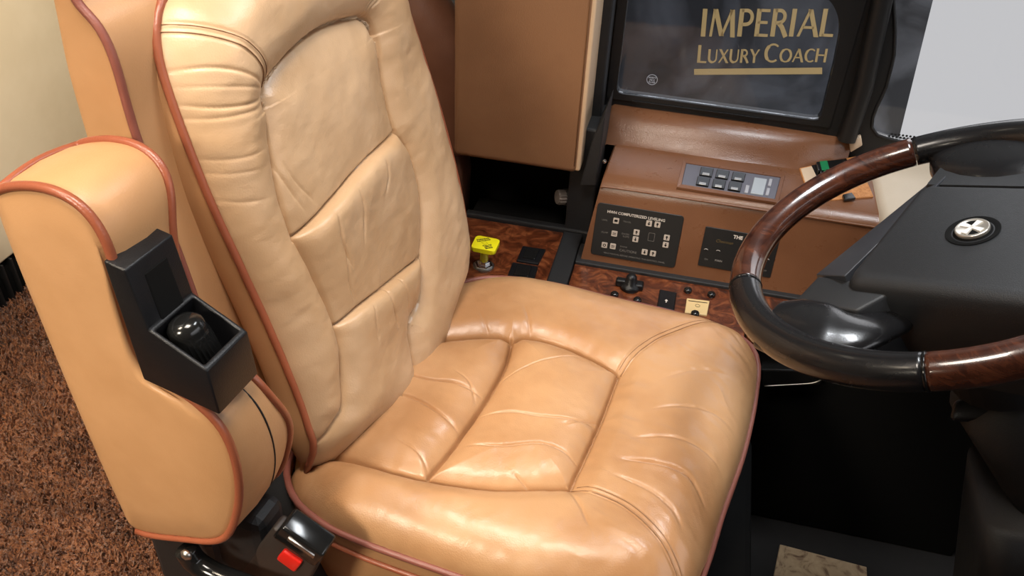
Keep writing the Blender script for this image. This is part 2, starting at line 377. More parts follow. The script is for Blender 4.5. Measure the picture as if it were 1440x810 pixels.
def threads(X, Y, H, pls, to3, off=.0035):
    ms = []
    xs, ys, hs = X.ravel(), Y.ravel(), H.ravel()
    for pl in pls:
        t_ = np.gradient(pl, axis=0); t_ /= np.linalg.norm(t_, axis=1)[:, None]; n_ = np.column_stack([-t_[:, 1], t_[:, 0]])
        for sg in (-1, 1):
            q = pl+n_*off*sg; P = []
            for a, b in q:
                k = np.argmin((xs-a)**2+(ys-b)**2)
                if (xs[k]-a)**2+(ys[k]-b)**2 < .003**2: P.append((a, b, hs[k]+.0003))
            if len(P) > 3: P = np.array(P); ms.append(tube(to3(P), .0006, 6))
    return join(*ms)
G = from_seat(np.stack([X, Y, H], -1))
cth = threads(X, Y, H, [st1, st2], from_seat)
cush = part('seat_cushion', grid_mesh(G, True), LEATHER, seat)
part('stitching', cth, THREAD, cush)
ol = np.stack([-.02+np.cos(T)*R, np.sin(T)*R], -1)[::8]
def loop_at(z, s, off=0.0):
    c = np.array([-.02, 0]); d = ol-c; L = np.hypot(d[:, 0], d[:, 1])[:, None]; p = c+d/L*(L*s+off)
    wob = .0015*vnoise(np.arange(len(p))*.25, 3.3, 1); return from_seat(np.column_stack([p, z+wob]))
cpipe = loop_at(.466, 1, .001); cpipe[:, 2] += .020*sstep(.17, .25, ol[:, 1])
part('piping', tube(cpipe, .0046, 10, True), PIPED, cush)
band = np.stack([loop_at(.466, 1), loop_at(.45, 1, .002), loop_at(.436, 1, -.001)], 1)
part('cushion_side', grid_mesh(band, True), LEATHER_PLAIN, cush)
sk = np.stack([loop_at(.438, 1, -.001), loop_at(.42, 1, -.001), loop_at(.36, 1, -.008), loop_at(.31, 1, -.02), loop_at(.305, 1, -.06), loop_at(.30, .1)], 1)
skirt = part('seat_skirt', grid_mesh(sk, True), LEATHER_PLAIN, seat)
part('piping', tube(loop_at(.436, 1, .001), .0038, 10, True), PIPE, skirt)

# ---- backrest
OB = smooth_line([(-.180, -.035), (-.207, -.02), (-.216, .015), (-.216, .06), (-.210, .11), (-.207, .20), (-.209, .30), (-.210, .385), (-.203, .478), (-.195, .518), (-.178, .546), (-.150, .563), (-.08, .588), (.01, .592),
                  (.10, .588), (.165, .570), (.20, .545), (.222, .50), (.236, .44), (.246, .34), (.250, .25), (.245, .16), (.230, .085), (.205, .035), (.14, -.01), (.06, -.03), (0, -.045), (-.09, -.048)], 8, True)
bp_ = lambda x, y: back_px(x, y, -.002)
b_in = [bp_(*p) for p in ((465, 660), (470, 600), (475, 570), (471, 520), (460, 460), (432, 395), (400, 330), (382, 280), (368, 225), (358, 170), (352, 127), (385, 78), (430, 42), (470, 28), (497, 26), (512, 50), (523, 95), (530, 130), (545, 185), (562, 215), (576, 262), (581, 310), (580, 360), (576, 425), (562, 470))]
b_in = [np.array([b_in[0][0]-.01, -.08])]+b_in+[np.array([b_in[-1][0]-.02, -.08])]
inl = smooth_line(b_in, 4); inpoly = np.array(b_in)
lum = smooth_line([bp_(*p) for p in ((400, 338), (425, 305), (460, 265), (500, 222), (545, 186))], 5)
low = smooth_line([bp_(*p) for p in ((459, 460), (480, 434), (510, 410), (540, 388), (579, 361))], 5)
bst = smooth_line([bp_(*p) for p in ((236, 35), (270, 45), (310, 68), (340, 100), (352, 125))], 5)
bst2 = smooth_line([bp_(*p) for p in ((497, 24), (495, 10), (505, -10))], 5)
T, R = polar(OB, np.array([0, .28]), 1300)
rr = np.concatenate([np.linspace(0.0003, .86, 260), np.linspace(.865, 1, 80)])
X = np.cos(T)[:, None]*R[:, None]*rr; Y = .28+np.sin(T)[:, None]*R[:, None]*rr
de, se = seg_dist(X, Y, np.vstack([OB, OB[:1]])[::2])
def wedge(v, l=0): return -.022-.045*sstep(.055, -.03, v)*sstep(.06, .19, np.abs(l))
H = wedge(Y, X)+(.045+.03*sstep(.06, .02, Y)*0)*(1-(1-np.clip(de/.085, 0, 1))**2.4)**.6
H -= 0*X
dI, aI = seg_dist(X, Y, inl); dL, aL = seg_dist(X, Y, lum); dW, aW = seg_dist(X, Y, low)
inb = inside(X, Y, inpoly); sd = np.where(inb, dI, -dI)
H -= .008*sstep(-.035, .01, sd)
bigseam = sstep(.0, .06, Y-.05)
H -= (.009*np.exp(-(dI/.013)**1.1)+.007*np.exp(-(dI/.0020)**1.5))*np.where(Y > .43, 1.15, .75+.0*Y)
# horizontal seams of the panel: leather pulled in above, pushed out below
for pl, am in ((lum, .010), (low, .008)):
    d_, a_ = seg_dist(X, Y, pl); yl = np.interp(X, *np.array(sorted(map(tuple, pl))).T); below = Y < yl
    ed = 1-np.exp(-dI/.014)
    H += np.where(inb, np.where(below, am*2.1*np.exp(-(d_/.050))*(1-np.exp(-d_/.010)), -am*.45*np.exp(-d_/.028)), 0)*ed
    H -= np.where(inb | (d_ < .004), .007*np.exp(-(d_/.0020)**1.5), 0)
    H += np.where(inb, (.0016)*np.exp(-d_/.022)*(1-np.exp(-d_/.003))*2*vnoise(a_*48, np.where(below, 2.5, 9.5), 3), 0)*ed
H += np.where(inb, .008*(1-np.exp(-dI/.03)), 0)
H += .0009*np.exp(-dI/.02)*(1-np.exp(-dI/.003))*2*vnoise(aI*55, np.where(inb, 1.5, 6.5), 7)
H += .012*sstep(.36, .50, Y)*sstep(0, .06, de)*(1-inb)      # padded head yoke
H += .0032*fbm(X*9, Y*9, 4)+.0014*fbm(X*26, Y*34, 6)+.0016*fbm(X*10+Y*6, Y*26-X*8, 31)*np.where(inb, .4, 1)
H += .0006*fbm(X*34, Y*7, 14)*np.where(inb, 1, 0)
for st in (bst, bst2):
    d_, a_ = seg_dist(X, Y, st)
    H -= .0016*np.exp(-(d_/.0014)**2)+.0014*np.exp(-((d_-.0055)/.0013)**2)+.0015*np.exp(-(d_/.012)**2)
creases(X, Y, H, [
    (((243, 101), (275, 97), (310, 106), (347, 126)), .0022, .0024), (((246, 120), (285, 124), (320, 126), (348, 128)), .001, .002), (((249, 138), (285, 152), (320, 150), (349, 134)), .0018, .0024),
    (((255, 160), (290, 168), (325, 160), (350, 145)), .0012, .0026), (((270, 215), (305, 225), (330, 222), (352, 210)), .0008, .003), (((285, 240), (320, 245), (350, 238)), .0006, .003),
    (((356, 190), (372, 235), (395, 275), (412, 300)), .0016, .003), (((378, 225), (395, 255), (422, 285)), .0012, .003), (((300, 275), (335, 285), (365, 278)), .0006, .003),
    (((440, 300), (450, 340), (470, 380)), .0025, .003), (((470, 265), (480, 300), (485, 345)), .0018, .003), (((510, 225), (515, 250), (512, 275)), .0018, .003),
    (((515, 400), (522, 430), (535, 462)), .003, .0028), (((535, 385), (545, 415), (552, 440)), .0022, .0025), (((495, 425), (498, 450), (505, 480)), .0015, .0025),
    (((455, 345), (466, 395), (478, 425)), .002, .003)], bp_)
G = from_back(X, Y, H)
back = part('backrest', grid_mesh(G, True), BACKL, seat)
part('stitching', threads(X, Y, H, [bst], lambda P: from_back(P[:, 0], P[:, 1], P[:, 2])), THREAD, back)
obl = np.stack([np.cos(T)*R, .28+np.sin(T)*R], -1)[::8]
def bloop(w, off):
    c = np.array([0, .28]); d = obl-c; L = np.hypot(d[:, 0], d[:, 1])[:, None]; p = c+d/L*(L+off)
    return from_back(p[:, 0], p[:, 1], wedge(obl[:, 1], obl[:, 0])+w+.0008*vnoise(np.arange(len(p))*.2, 3.3, 1))
def bpipe():
    f = sstep(.12, .21, obl[:, 0])*sstep(0, .05, obl[:, 1]); d = obl-np.array([0, .28]); L = np.hypot(d[:, 0], d[:, 1])[:, None]; p = np.array([0, .28])+d/L*(L+(.0015-.0035*f)[:, None])
    return from_back(p[:, 0], p[:, 1], wedge(obl[:, 1], obl[:, 0])+.016*f+.0008*vnoise(np.arange(len(p))*.2, 3.3, 1))
part('piping', tube(bpipe(), .0045, 10, True), PIPE, back)
cb = np.array([0., .28])
def bl2(w, off, s=1):
    d = obl-cb; L = np.hypot(d[:, 0], d[:, 1])[:, None]; p = cb+d/L*(L*s+off); return from_back(p[:, 0], p[:, 1], w)
side = np.stack([bloop(0, 0), bloop(-.010, .003), bl2(-.058, .0), bl2(-.068, -.006), bl2(-.07, -.05), bl2(-.072, 0, .05)], 1)
part('backrest_side', grid_mesh(side, True), LEATHER_PLAIN, back)

# ---- back shell behind the cushion
prof = np.array([(-.335, .50), (-.345, .70), (-.358, .85), (-.366, .94), (-.369, 1.0), (-.377, 1.028), (-.398, 1.056), (-.43, 1.085), (-.47, 1.11), (-.485, 1.08), (-.455, 1.05), (-.437, .99), (-.43, .92), (-.428, .80), (-.42, .62), (-.41, .50)])
prof = np.array([(-.315, .47), (-.325, .60), (-.340, .75), (-.357, .86), (-.366, .94), (-.369, 1.0), (-.377, 1.028), (-.395, 1.05), (-.40, 1.075), (-.405, 1.095), (-.418, 1.098), (-.424, 1.07), (-.424, 1.044), (-.430, .98), (-.430, .91), (-.428, .80), (-.42, .62), (-.405, .47)])
ps2 = smooth_line(prof, 5, True)
tt = np.roll(ps2, -1, 0)-np.roll(ps2, 1, 0); tt /= np.linalg.norm(tt, axis=1)[:, None]; nn = np.column_stack([tt[:, 1], -tt[:, 0]]); nn *= -np.sign(((ps2-ps2.mean(0))*nn).sum())
def shell_ring(l, ins): q = ps2+nn*ins; return from_seat(np.column_stack([q[:, 0], np.full(len(q), l), q[:, 1]]))
def loft(loops, cap=True, b=0, sg=3):
    bm = bmesh.new(); R_ = [[bm.verts.new(tuple(map(float, p))) for p in lp] for lp in loops]; n = len(R_[0])
    for a, b_ in zip(R_[:-1], R_[1:]):
        for i in range(n): bm.faces.new((a[i], a[(i+1) % n], b_[(i+1) % n], b_[i]))
    if cap: bm.faces.new(R_[0][::-1]); bm.faces.new(R_[-1])
    bmesh.ops.recalc_face_normals(bm, faces=bm.faces)
    if b: bmesh.ops.bevel(bm, geom=bm.edges[:], offset=b, segments=sg, profile=.5, affect='EDGES', clamp_overlap=True)
    return bm_mesh(bm)
shell = part('back_shell', sharp(loft([shell_ring(l, i_) for l, i_ in ((-.246, .009), (-.2455, .004), (-.243, .001), (-.236, -.001), (-.15, -.003), (0, -.004), (.15, -.003), (.236, -.001), (.243, .001), (.2455, .004), (.246, .009))]), 60), LEATHER_PLAIN, seat)
for sgn in (-1, 1):
    pp = smooth_line(prof[:9], 5)
    part('piping', tube(from_seat(np.column_stack([pp[:, 0], np.full(len(pp), sgn*.245), pp[:, 1]])), .0042, 10), PIPED, shell)

# ---- flip-up armrest
AP = np.array([(-.400, .925), (-.365, .938), (-.332, .940), (-.310, .930), (-.298, .908), (-.295, .87), (-.293, .79), (-.279, .758), (-.245, .742), (-.220, .715), (-.213, .67), (-.220, .615), (-.240, .558), (-.262, .53), (-.30, .512), (-.378, .488), (-.392, .53), (-.402, .66), (-.408, .78), (-.411, .86), (-.410, .905)])
AP = smooth_line(AP, 5, True); ac = AP.mean(0)
def arm_pt(q, l):
    t = np.clip((l+.37)/.09, 0, 1)            # 0 outer face .. 1 inner face, which steps in beside the tray
    cut = .032*sstep(-.35, -.27, q[:, 0])*np.exp(-((q[:, 1]-.79)/.12)**4)
    return np.column_stack([q[:, 0], l-cut*t, q[:, 1]])
def arm_ring(l, ins, bul=0):
    T_ = np.roll(AP, -1, 0)-np.roll(AP, 1, 0); T_ /= np.linalg.norm(T_, axis=1)[:, None]; n_ = np.column_stack([T_[:, 1], -T_[:, 0]])
    sg = -1 if ((AP-ac)*n_).sum() > 0 else 1
    return arm_pt(AP+n_*sg*ins, l)
NN = len(AP)
core = ac+(AP-ac)*.5
rings = [arm_pt(ac+(AP-ac)*.0005, -.376), arm_pt(core, -.377), arm_pt(ac+(AP-ac)*.8, -.376), arm_ring(-.373, .008), arm_ring(-.370, 0), arm_ring(-.368, -.001), arm_ring(-.355, -.004), arm_ring(-.325, -.006), arm_ring(-.295, -.004), arm_ring(-.282, -.001), arm_ring(-.280, 0), arm_ring(-.277, .008), arm_pt(ac+(AP-ac)*.8, -.274), arm_pt(core, -.273), arm_pt(ac+(AP-ac)*.0005, -.273)]
arm = part('armrest', grid_mesh(from_seat(np.array(rings)).transpose(1, 0, 2), True), LEATHER_PLAIN, seat)
iB = int(np.argmin(np.hypot(*(AP-np.array([-.378, .488])).T))); iT = int(np.argmin(np.hypot(*(AP-np.array([-.400, .925])).T)))
Lo, Li = arm_ring(-.3705, -.0012), arm_ring(-.2795, -.0012)
idx = (iB-np.arange((iB-iT) % NN+1)) % NN                     # bottom, front, top of the profile
far_ = Li[idx]; near_ = Lo[idx]; e0, e1_ = near_[-1], far_[-1]
link_ = [e0+(e1_-e0)*t+np.array([-.003, 0, .004])*math.sin(PI*t) for t in np.linspace(.06, .94, 10)]
part('piping', tube(from_seat(np.vstack([near_, link_, far_[::-1]])), .0044, 10), PIPE, arm)
zp = smooth_line([seat_l(*p, -.318) for p in ((338, 515), (350, 555), (365, 600), (380, 650), (386, 690))], 6)
# seam follows the front face of the armrest
def arm_front_x(z):
    f = AP[(AP[:, 0] > -.30) & (AP[:, 1] > .52) & (AP[:, 1] < .75)]; f = f[np.argsort(f[:, 1])]; return np.interp(z, f[:, 1], f[:, 0])
zz = np.linspace(.735, .56, 24); li = np.linspace(-.330, -.305, 24)
zipp = np.column_stack([arm_front_x(zz)+.0052, li, zz])
part('zip_seam', tube(from_seat(zipp), .0012, 6), BLACK_SOFT, arm)
# control tray on the armrest step
def arm_local(x, l, z): return from_seat(np.array([x, l, z]))
def box_mesh():
    lo, hi, t = -.378, -.318, .004
    A = (-.297, .889); B = (-.276, .885); Cc = (-.268, .824); Dd = (-.214, .796); Ee = (-.211, .744); Gg = (-.291, .758)
    bm = bmesh.new()
    side = [A, B, Cc, Dd, Ee, Gg]
    def vv(x, l, z): return bm.verts.new(tuple(arm_local(x, l, z)))
    s0 = [vv(p[0], lo, p[1]) for p in side]; s1 = [vv(p[0], hi, p[1]) for p in side]
    bm.faces.new(s0[::-1]); bm.faces.new(s1)
    for i in (0, 1, 3, 4, 5): bm.faces.new((s0[i], s0[(i+1) % 6], s1[(i+1) % 6], s1[i]))
    # rim around open bucket C-D
    def mixp(p, q, t): return (p[0]+(q[0]-p[0])*t, p[1]+(q[1]-p[1])*t)
    c_in, d_in = mixp(Cc, Dd, .06), mixp(Cc, Dd, .90)
    r = [vv(c_in[0], lo+.0045, c_in[1]), vv(c_in[0], hi-.0045, c_in[1]), vv(d_in[0], hi-.0045, d_in[1]), vv(d_in[0], lo+.0045, d_in[1])]
    o = [s0[2], s1[2], s1[3], s0[3]]
    for i in range(4): bm.faces.new((o[i], o[(i+1) % 4], r[(i+1) % 4], r[i]))
    b = [vv(-.278, lo+.005, .775), vv(-.278, hi-.005, .775), vv(-.222, hi-.005, .756), vv(-.222, lo+.005, .756)]
    for i in range(4): bm.faces.new((r[i], r[(i+1) % 4], b[(i+1) % 4], b[i]))
    bm.faces.new(b)
    bmesh.ops.recalc_face_normals(bm, faces=bm.faces)
    es = [e for e in bm.edges]
    bmesh.ops.bevel(bm, geom=es, offset=.0022, segments=3, profile=.5, affect='EDGES', clamp_overlap=True)
    return bm_mesh(bm)
part('control_tray', sharp(box_mesh(), 50), BLACK, arm)
# recessed switch plate on the tray back
q = [arm_local(-.2738, -.362, .872), arm_local(-.2738, -.332, .872), arm_local(-.2665, -.332, .822), arm_local(-.2665, -.362, .822)]
part('switch_plate', slab(q, SF, .004, .002), BLACK_DEEP, arm, False)
kn = arm_local(-.262, -.328, .790); kd = from_seat([.55, -.15, .62])-from_seat([0, 0, 0])
kM = axis_matrix(kn, nrm(kd))
kf = 1.3
part('adjuster_knob', sharp(lathe([(r_*kf, z_*kf) for r_, z_ in [(0, -.004), (.0140, -.004), (.0146, -.002), (.0142, .024), (.0136, .026), (.0132, .0275), (.0136, .030), (.0125, .035), (.009, .0385), (.004, .040), (0, .0402)]], axis_matrix(arm_local(-.243, -.347, .772), nrm(SF*-.25+SL*-.10+np.array([0, 0, 1]))), 56, ((1, 3), .07)), 40), BLACK_GLOSS, arm)

# ---- pedestal, lever
part('seat_pedestal', join(box(-.30, .20, .62, 1.02, .06, .315, .01), box(-.34, .22, .58, 1.04, .003, .07, .008)), BLACK_DEEP, seat, False)
mech = [seat_l(*p, -.29) for p in ((236, 752), (405, 700), (430, 745), (350, 830), (250, 830))]
def sbox(x0, x1, l0, l1, z0, z1, b=.004):
    M = frame_matrix(S0, SF, SL, (0, 0, 1)); return box(x0, x1, l0, l1, z0, z1, b, 2, M)
part('recliner_bracket_shade_filler', join(sbox(-.39, -.235, -.335, -.285, .30, .52, .012), sbox(-.40, -.30, -.345, -.30, .20, .47, .01), sbox(-.38, -.228, -.30, -.17, .10, .44, .01)), BLACK_SOFT, seat, False)  # last box is an added black filler standing in for shade in the gap
lv = smooth_line([seat_l(*p, -.37) for p in ((262, 772), (275, 790), (300, 806), (340, 822), (380, 835))], 6)
part('recliner_lever', tube(from_seat(lv), .013, 14), BLACK_GLOSS, seat)
part('pivot_bolt', lathe([(0, 0), (.006, 0), (.007, .003), (.004, .006), (0, .0065)], axis_matrix(from_seat(seat_l(264, 778, -.385)), -SL), 16), DULLM, seat)

# ================================================================== SEAT BELT BUCKLE
def up(p): return from_seat(seat_l(*p, -.335))
bu = empty('seat_belt_buckle', tuple(from_seat([-.25, -.335, .30])), 'black seat belt buckle with red release button beside the seat cushion', 'seat belt buckle')
tl, tr, br, bl = [up(p) for p in ((388, 736), (458, 782), (420, 850), (330, 815))]
part('body', slab([up(p) for p in ((383, 742), (450, 788), (405, 870), (320, 822))], -SL, .022, .004, 3), plain('buckle_face', (.035, .026, .022), .5), bu)
part('latch_head', slab([up(p)-SL*.004 for p in ((398, 737), (458, 779), (444, 795), (384, 752))], -SL, .030, .004, 3), BLACK_GLOSS, bu)
part('latch_slot', slab([up(p)-SL*.006 for p in ((409, 750), (446, 776), (444, 780), (407, 754))], -SL, .003, .0005, 1), DULLM, bu)
part('release_button', slab([up(p)-SL*.005 for p in ((401, 770), (427, 788), (417, 801), (391, 782))], -SL, .010, .0025, 3), RED, bu, label='red release button')
part('stalk', tube(smooth_line([up((375, 835))+SL*.012, up((330, 900))+SL*.012, from_seat([-.27, -.32, .26])], 6), .012, 10), BLACK_SOFT, bu)

# ================================================================== STEERING WHEEL
wh = empty('steering_wheel', tuple(wp(0, 0, 0)), 'dark wood and black leather steering wheel with round centre emblem', 'steering wheel')
def phi(px, py): a, b = wheel_px(px, py); return math.atan2(b, a)
f1, f2, f3 = phi(1046, 405), phi(1304, 518), phi(1283, 208)
f1 %= 2*PI; f2 %= 2*PI; f3 %= 2*PI
# going from f3 (far) through f1 (driver's side) to f2 (near)
def rim(a0, a1, r0, fn=None, n=60, squash=None):
    t = np.linspace(a0, a1, n); P = np.array([wp(WR*math.cos(x), WR*math.sin(x), 0) for x in t])
    r = np.full(n, r0) if fn is None else np.array([fn((x-a0)/(a1-a0)) for x in t])
    return tube(P, r, 28)
rest0 = f2; rest1 = f3+2*PI if f3 < f2 else f3
g_a, g_b = min(f1, f3), max(f1, f3)
print('rim angles', [round(math.degrees(a)) for a in (f1, f2, f3)])
part('wooden_rim', rim(f3, f1, .0178), RIMW, wh, label='glossy dark wood rim section on the far side')
part('leather_grip', rim(f1+.004, f2-.004, .0180, lambda t: .0180+.0012*math.sin(PI*t)), GRIP, wh, label='black leather rim section')
fe = f3-math.radians(75)
part('leather_grip', rim(fe, f3-.006, .0184, lambda t: .0175+.006*math.exp(-((t-.35)/.32)**2)), GRIP, wh, label='black leather rim section by the upper spoke')
part('wooden_rim', rim(f2+.002, fe+2*PI-.004, .0178, n=90), RIMW, wh, label='glossy dark wood rim section on the near side')
for a in (f1, f2):
    part('rim_joint', rim(a-.006, a+.006, .0186, n=4), BLACK_GLOSS, wh)
S_ = nrm([.53, .85, 0])[:2]; T_ = np.array([S_[1], -S_[0]])
def hp(s, t, h): ab = S_*s+T_*t; return wp(ab[0], ab[1], h)
HM = lambda h=0: frame_matrix(wp(0, 0, h), WA*S_[0]+WB*S_[1], WA*T_[0]+WB*T_[1], WN)   # local x = s, y = t (left-handed swap handled by recalc)
def loft(loops, cap=True, b=0, sg=3):
    bm = bmesh.new(); R_ = [[bm.verts.new(tuple(map(float, p))) for p in lp] for lp in loops]; n = len(R_[0])
    for a, b_ in zip(R_[:-1], R_[1:]):
        for i in range(n): bm.faces.new((a[i], a[(i+1) % n], b_[(i+1) % n], b_[i]))
    if cap: bm.faces.new(R_[0][::-1]); bm.faces.new(R_[-1])
    bmesh.ops.recalc_face_normals(bm, faces=bm.faces)
    if b: bmesh.ops.bevel(bm, geom=bm.edges[:], offset=b, segments=sg, profile=.5, affect='EDGES', clamp_overlap=True)
    return bm_mesh(bm)
def sq(s0, s1, t0, t1, h, r=.012): return [hp(x, y, h) for x, y in rrect(s0, s1, t0, t1, r, 5)]
EM = wheel_px(1368, 325); es, et = EM[0]*S_[0]+EM[1]*S_[1], EM[0]*T_[0]+EM[1]*T_[1]
# airbag pad: flat top with a soft edge and deep sides
pad = part('hub_pad', sharp(loft([sq(-.070, .095, -.050, .12, -.135), sq(-.083, .107, -.066, .138, -.06, .014), sq(-.085, .108, -.069, .140, -.022, .014), sq(-.083, .107, -.067, .139, -.009, .014), sq(-.077, .102, -.063, .133, -.002, .012), sq(-.070, .098, -.058, .125, 0, .012)]), 60), PAD, wh)
def w3(px, py, h): a, b = wheel_px(px, py, h); return wp(a, b, h)
bzq = [w3(1147, 386, -.014), w3(1188, 388, -.003), w3(1328, 250, -.003), w3(1348, 223, -.014)]
part('side_bezel', hexa([p-WN*.05 for p in bzq]+bzq, .0015, 2), plain('grey_black_trim', (.030, .032, .038), .42, bump=.2, bscale=900), wh)
part('spoke_cover', sharp(loft([sq(.110, .150, -.066, .12, -.04, .003), sq(.110, .150, -.066, .12, -.008, .003), sq(.111, .149, -.064, .118, -.005, .003)]), 40), PAD, wh)
def w3(px, py, h): a, b = wheel_px(px, py, h); return wp(a, b, h)
cv = [w3(*p, -.012) for p in ((1150, 387), (1270, 402), (1205, 437), (1115, 424))]
part('spoke_cover', hexa([p-WN*.095+(hp(0, 0, 0)-W0)*0 for p in cv]+cv, .004, 3), PAD, wh)
# emblem in its dished recess
part('emblem_recess', lathe([(.026, .0004), (.024, .0006), (.0205, -.0005), (.019, -.001), (.0185, .0002), (0, .0002)], axis_matrix(hp(es, et, .0006), WN, WA), 40), BLACK_DEEP, wh)
em = part('emblem', lathe([(.0165, .0002), (.0168, .003), (.0155, .0045), (.0145, .0035), (0, .0035)], axis_matrix(hp(es, et, .001), WN, WA), 40), plain('emblem_silver', (.62, .58, .52), .3, .7), wh)
xm = []
for ang, L1, L2 in ((40, .012, .012), (130, .012, .012)):
    for sg_ in (1,):
        a = math.radians(ang); w_ = .0026
        xm.append(prism([(-L1, -w_*1.2), (0, -w_*.6), (L1, -w_*1.3), (L1, w_*1.3), (0, w_*.6), (-L1, w_*1.2)], .0016, axis_matrix(hp(es, et, .0040), WN, WA*math.cos(a)+WB*math.sin(a))))
part('emblem_cross', join(*xm), plain('emblem_white', (.8, .78, .74), .35), wh, False)
xk = []
for ang in (85, 265):
    a = math.radians(ang); xk.append(prism([(.004, 0), (.0115, -.005), (.0125, 0), (.0115, .005)], .0004, axis_matrix(hp(es, et, .0043), WN, WA*math.cos(a)+WB*math.sin(a))))
part('emblem_field', join(*xk), BLACK_DEEP, wh, False)
# spokes
def spoke(pts, rs, fl):
    P = smooth_line(pts, 8); r = np.interp(np.linspace(0, 1, len(P)), np.linspace(0, 1, len(rs)), rs); return tube(P, r, 24, flat=(WN, fl))
part('spoke', spoke([w3(1082, 455, -.003), w3(1110, 460, -.005), w3(1150, 466, -.010), w3(1195, 468, -.022), w3(1245, 452, -.05)], [.036, .044, .044, .036, .03], .34), GRIP, wh, label='black leather lower spoke')
part('spoke', spoke([w3(1418, 182, -.002), w3(1410, 208, -.008), w3(1400, 240, -.028)], [.085, .085, .075], .16), GRIP, wh, label='black leather upper spoke')
part('hub_boss', loft([[hp(.02+.06*math.cos(t), .03+.06*math.sin(t), h) for t in np.linspace(0, 2*PI, 24, endpoint=False)] for h in (-.20, -.10)]), BLACK_SOFT, wh)

# column
cl = empty('steering_column', (.62, .82, .0), 'black steering column rising from the dark footwell under the wheel', 'steering column')
ax0 = wp(.02, -.01, -.21)
axd = -WN*.85+np.array([.25, 0, 0]); axd = nrm(axd)
cm = [ax0+axd*t for t in np.linspace(0, .62, 8)]
part('shaft', tube(cm, .05, 20), BLACK_SOFT, cl)
part('shroud', hexa([on_y(1335, 592, .78), on_y(1500, 600, .78), on_y(1500, 600, 1.0), on_y(1335, 592, 1.0)]+[on_y(1342, 562, .80), on_y(1500, 560, .80), on_y(1500, 560, 1.0), on_y(1342, 562, 1.0)], .006, 3), BLACK, cl)
part('tilt_housing', loft([[np.array([x, y, z]) for x, y in rrect(x0, x0+.16, .74, .90, .03)] for z, x0 in ((.02, .545), (.25, .50), (.42, .455), (.50, .435))], b=0), BLACK_SOFT, cl)
part('red_reflection_dot', lathe([(0, 0), (.003, 0), (.003, .002), (0, .003)], axis_matrix(on_plane(1358, 533, wp(0, 0, -.02)+0*WN, nrm([0, -1, .6])), [0, -1, .6]), 12), plain('painted_red_reflection', (.6, .01, .01), .3), cl)  # reflection of a red LED, put in as a red-coloured dot

# ================================================================== SIDE CONSOLE
co = empty('side_console', (.1, 1.35, 0), 'brown leather side console with switch panels under the side window', 'console')
x0c, x1c = -.132, .60
# cross-section in (y, z)
CS = [(1.249, .442), (1.262, .50), (1.276, .565), (1.281, .583), (1.289, .592), (1.302, .597), (1.345, .602), (1.392, .609)]
def extr(sec, xs, M=None):
    G = np.array([[(x+dx(y, z) if callable(dx) else x, y, z) for y, z in sec] for x, dx in xs]); return grid_mesh(G)
def sweep(sec, xs, capends=True):
    sec = list(sec); n = len(sec); V = []; F = []
    for f in xs: V += [f(y, z) for y, z in sec]
    for i in range(len(xs)-1):
        for k in range(n-1): F.append((i*n+k, (i+1)*n+k, (i+1)*n+k+1, i*n+k+1))
    if capends: F.append(tuple(range(n))); F.append(tuple((len(xs)-1)*n+k for k in range(n))[::-1])
    bm = bmesh.new(); vs = [bm.verts.new(tuple(map(float, v))) for v in V]
    for f in F: bm.faces.new([vs[i] for i in f])
    return bm_mesh(bm)
def lx(y, z): return -.138+.03*max(0, (z-.44)/.15)*.6+max(0, y-1.28)*.03
secb = CS+[(1.405, .60), (1.43, .60), (1.43, .442)]
pb = sharp(sweep(secb, [lambda y, z: (lx(y, z)+.006, y, z-.003 if z > .5 else z), lambda y, z: (lx(y, z)+.009, y, z), lambda y, z: (x1c, y, z)]), 40)
body = part('console_body', pb, CONSOLE, co)
# seam bead along the front edge
part('seam_bead', tube(smooth_line([(lx(1.28, .58)+.008, 1.277, .580), (-.10, 1.277, .583), (0, 1.278, .583), (.2, 1.278, .583), (x1c, 1.278, .583)], 6), .0022, 8), CONSOLE, body)
# rolled pad at the back
RS = [(1.388, .607), (1.396, .614), (1.408, .630), (1.418, .645), (1.430, .654), (1.445, .658), (1.460, .655), (1.462, .60)]
roll = part('rear_roll', sharp(sweep(RS, [lambda y, z: (-.128, y, z-.004), lambda y, z: (-.122, y, z), lambda y, z: (.12, y, z), lambda y, z: (.19, y+(1.462-y)*.06, z-.002), lambda y, z: (.235, y+(1.462-y)*.25, z-.003), lambda y, z: (.27, y+(1.462-y)*.55, z-.006 if z > .62 else z), lambda y, z: (.30, y+(1.462-y)*.75, z-.012 if z > .63 else z)]), 60), CONSOLE, co)
part('roll_end_tab', hexa([on_y(*p, 1.44)+np.array([0, .012, 0]) for p in ((1196, 215), (1213, 205), (1211, 192), (1194, 199))]+[on_y(*p, 1.44) for p in ((1196, 215), (1213, 205), (1211, 192), (1194, 199))], .002), TANP, roll)
# dash corner beyond
part('dash_corner', sharp(sweep([(1.20, .605), (1.22, .612), (1.30, .612), (1.40, .620), (1.46, .625), (1.46, .58), (1.20, .58)], [lambda y, z: (.335+(1.46-y)*.05, y, z-.01), lambda y, z: (.345+(1.46-y)*.05, y, z), lambda y, z: (1.1, y, z)]), 50), BEIGE, co)
def on_top(px, py, off=0.0):     # the console's top surface
    p0 = np.array([0, 1.302, .597+off]); return on_plane(px, py, p0, nrm(np.array([0, -(.609-.597)/.09, 1])))
TOPN = nrm([0, -.133, 1]); FACEN = nrm([0, -(.583-.442), (1.281-1.249)])
def on_face(px, py, off=0.0):
    p0 = np.array([0, 1.249, .442])+FACEN*off; return on_plane(px, py, p0, FACEN)
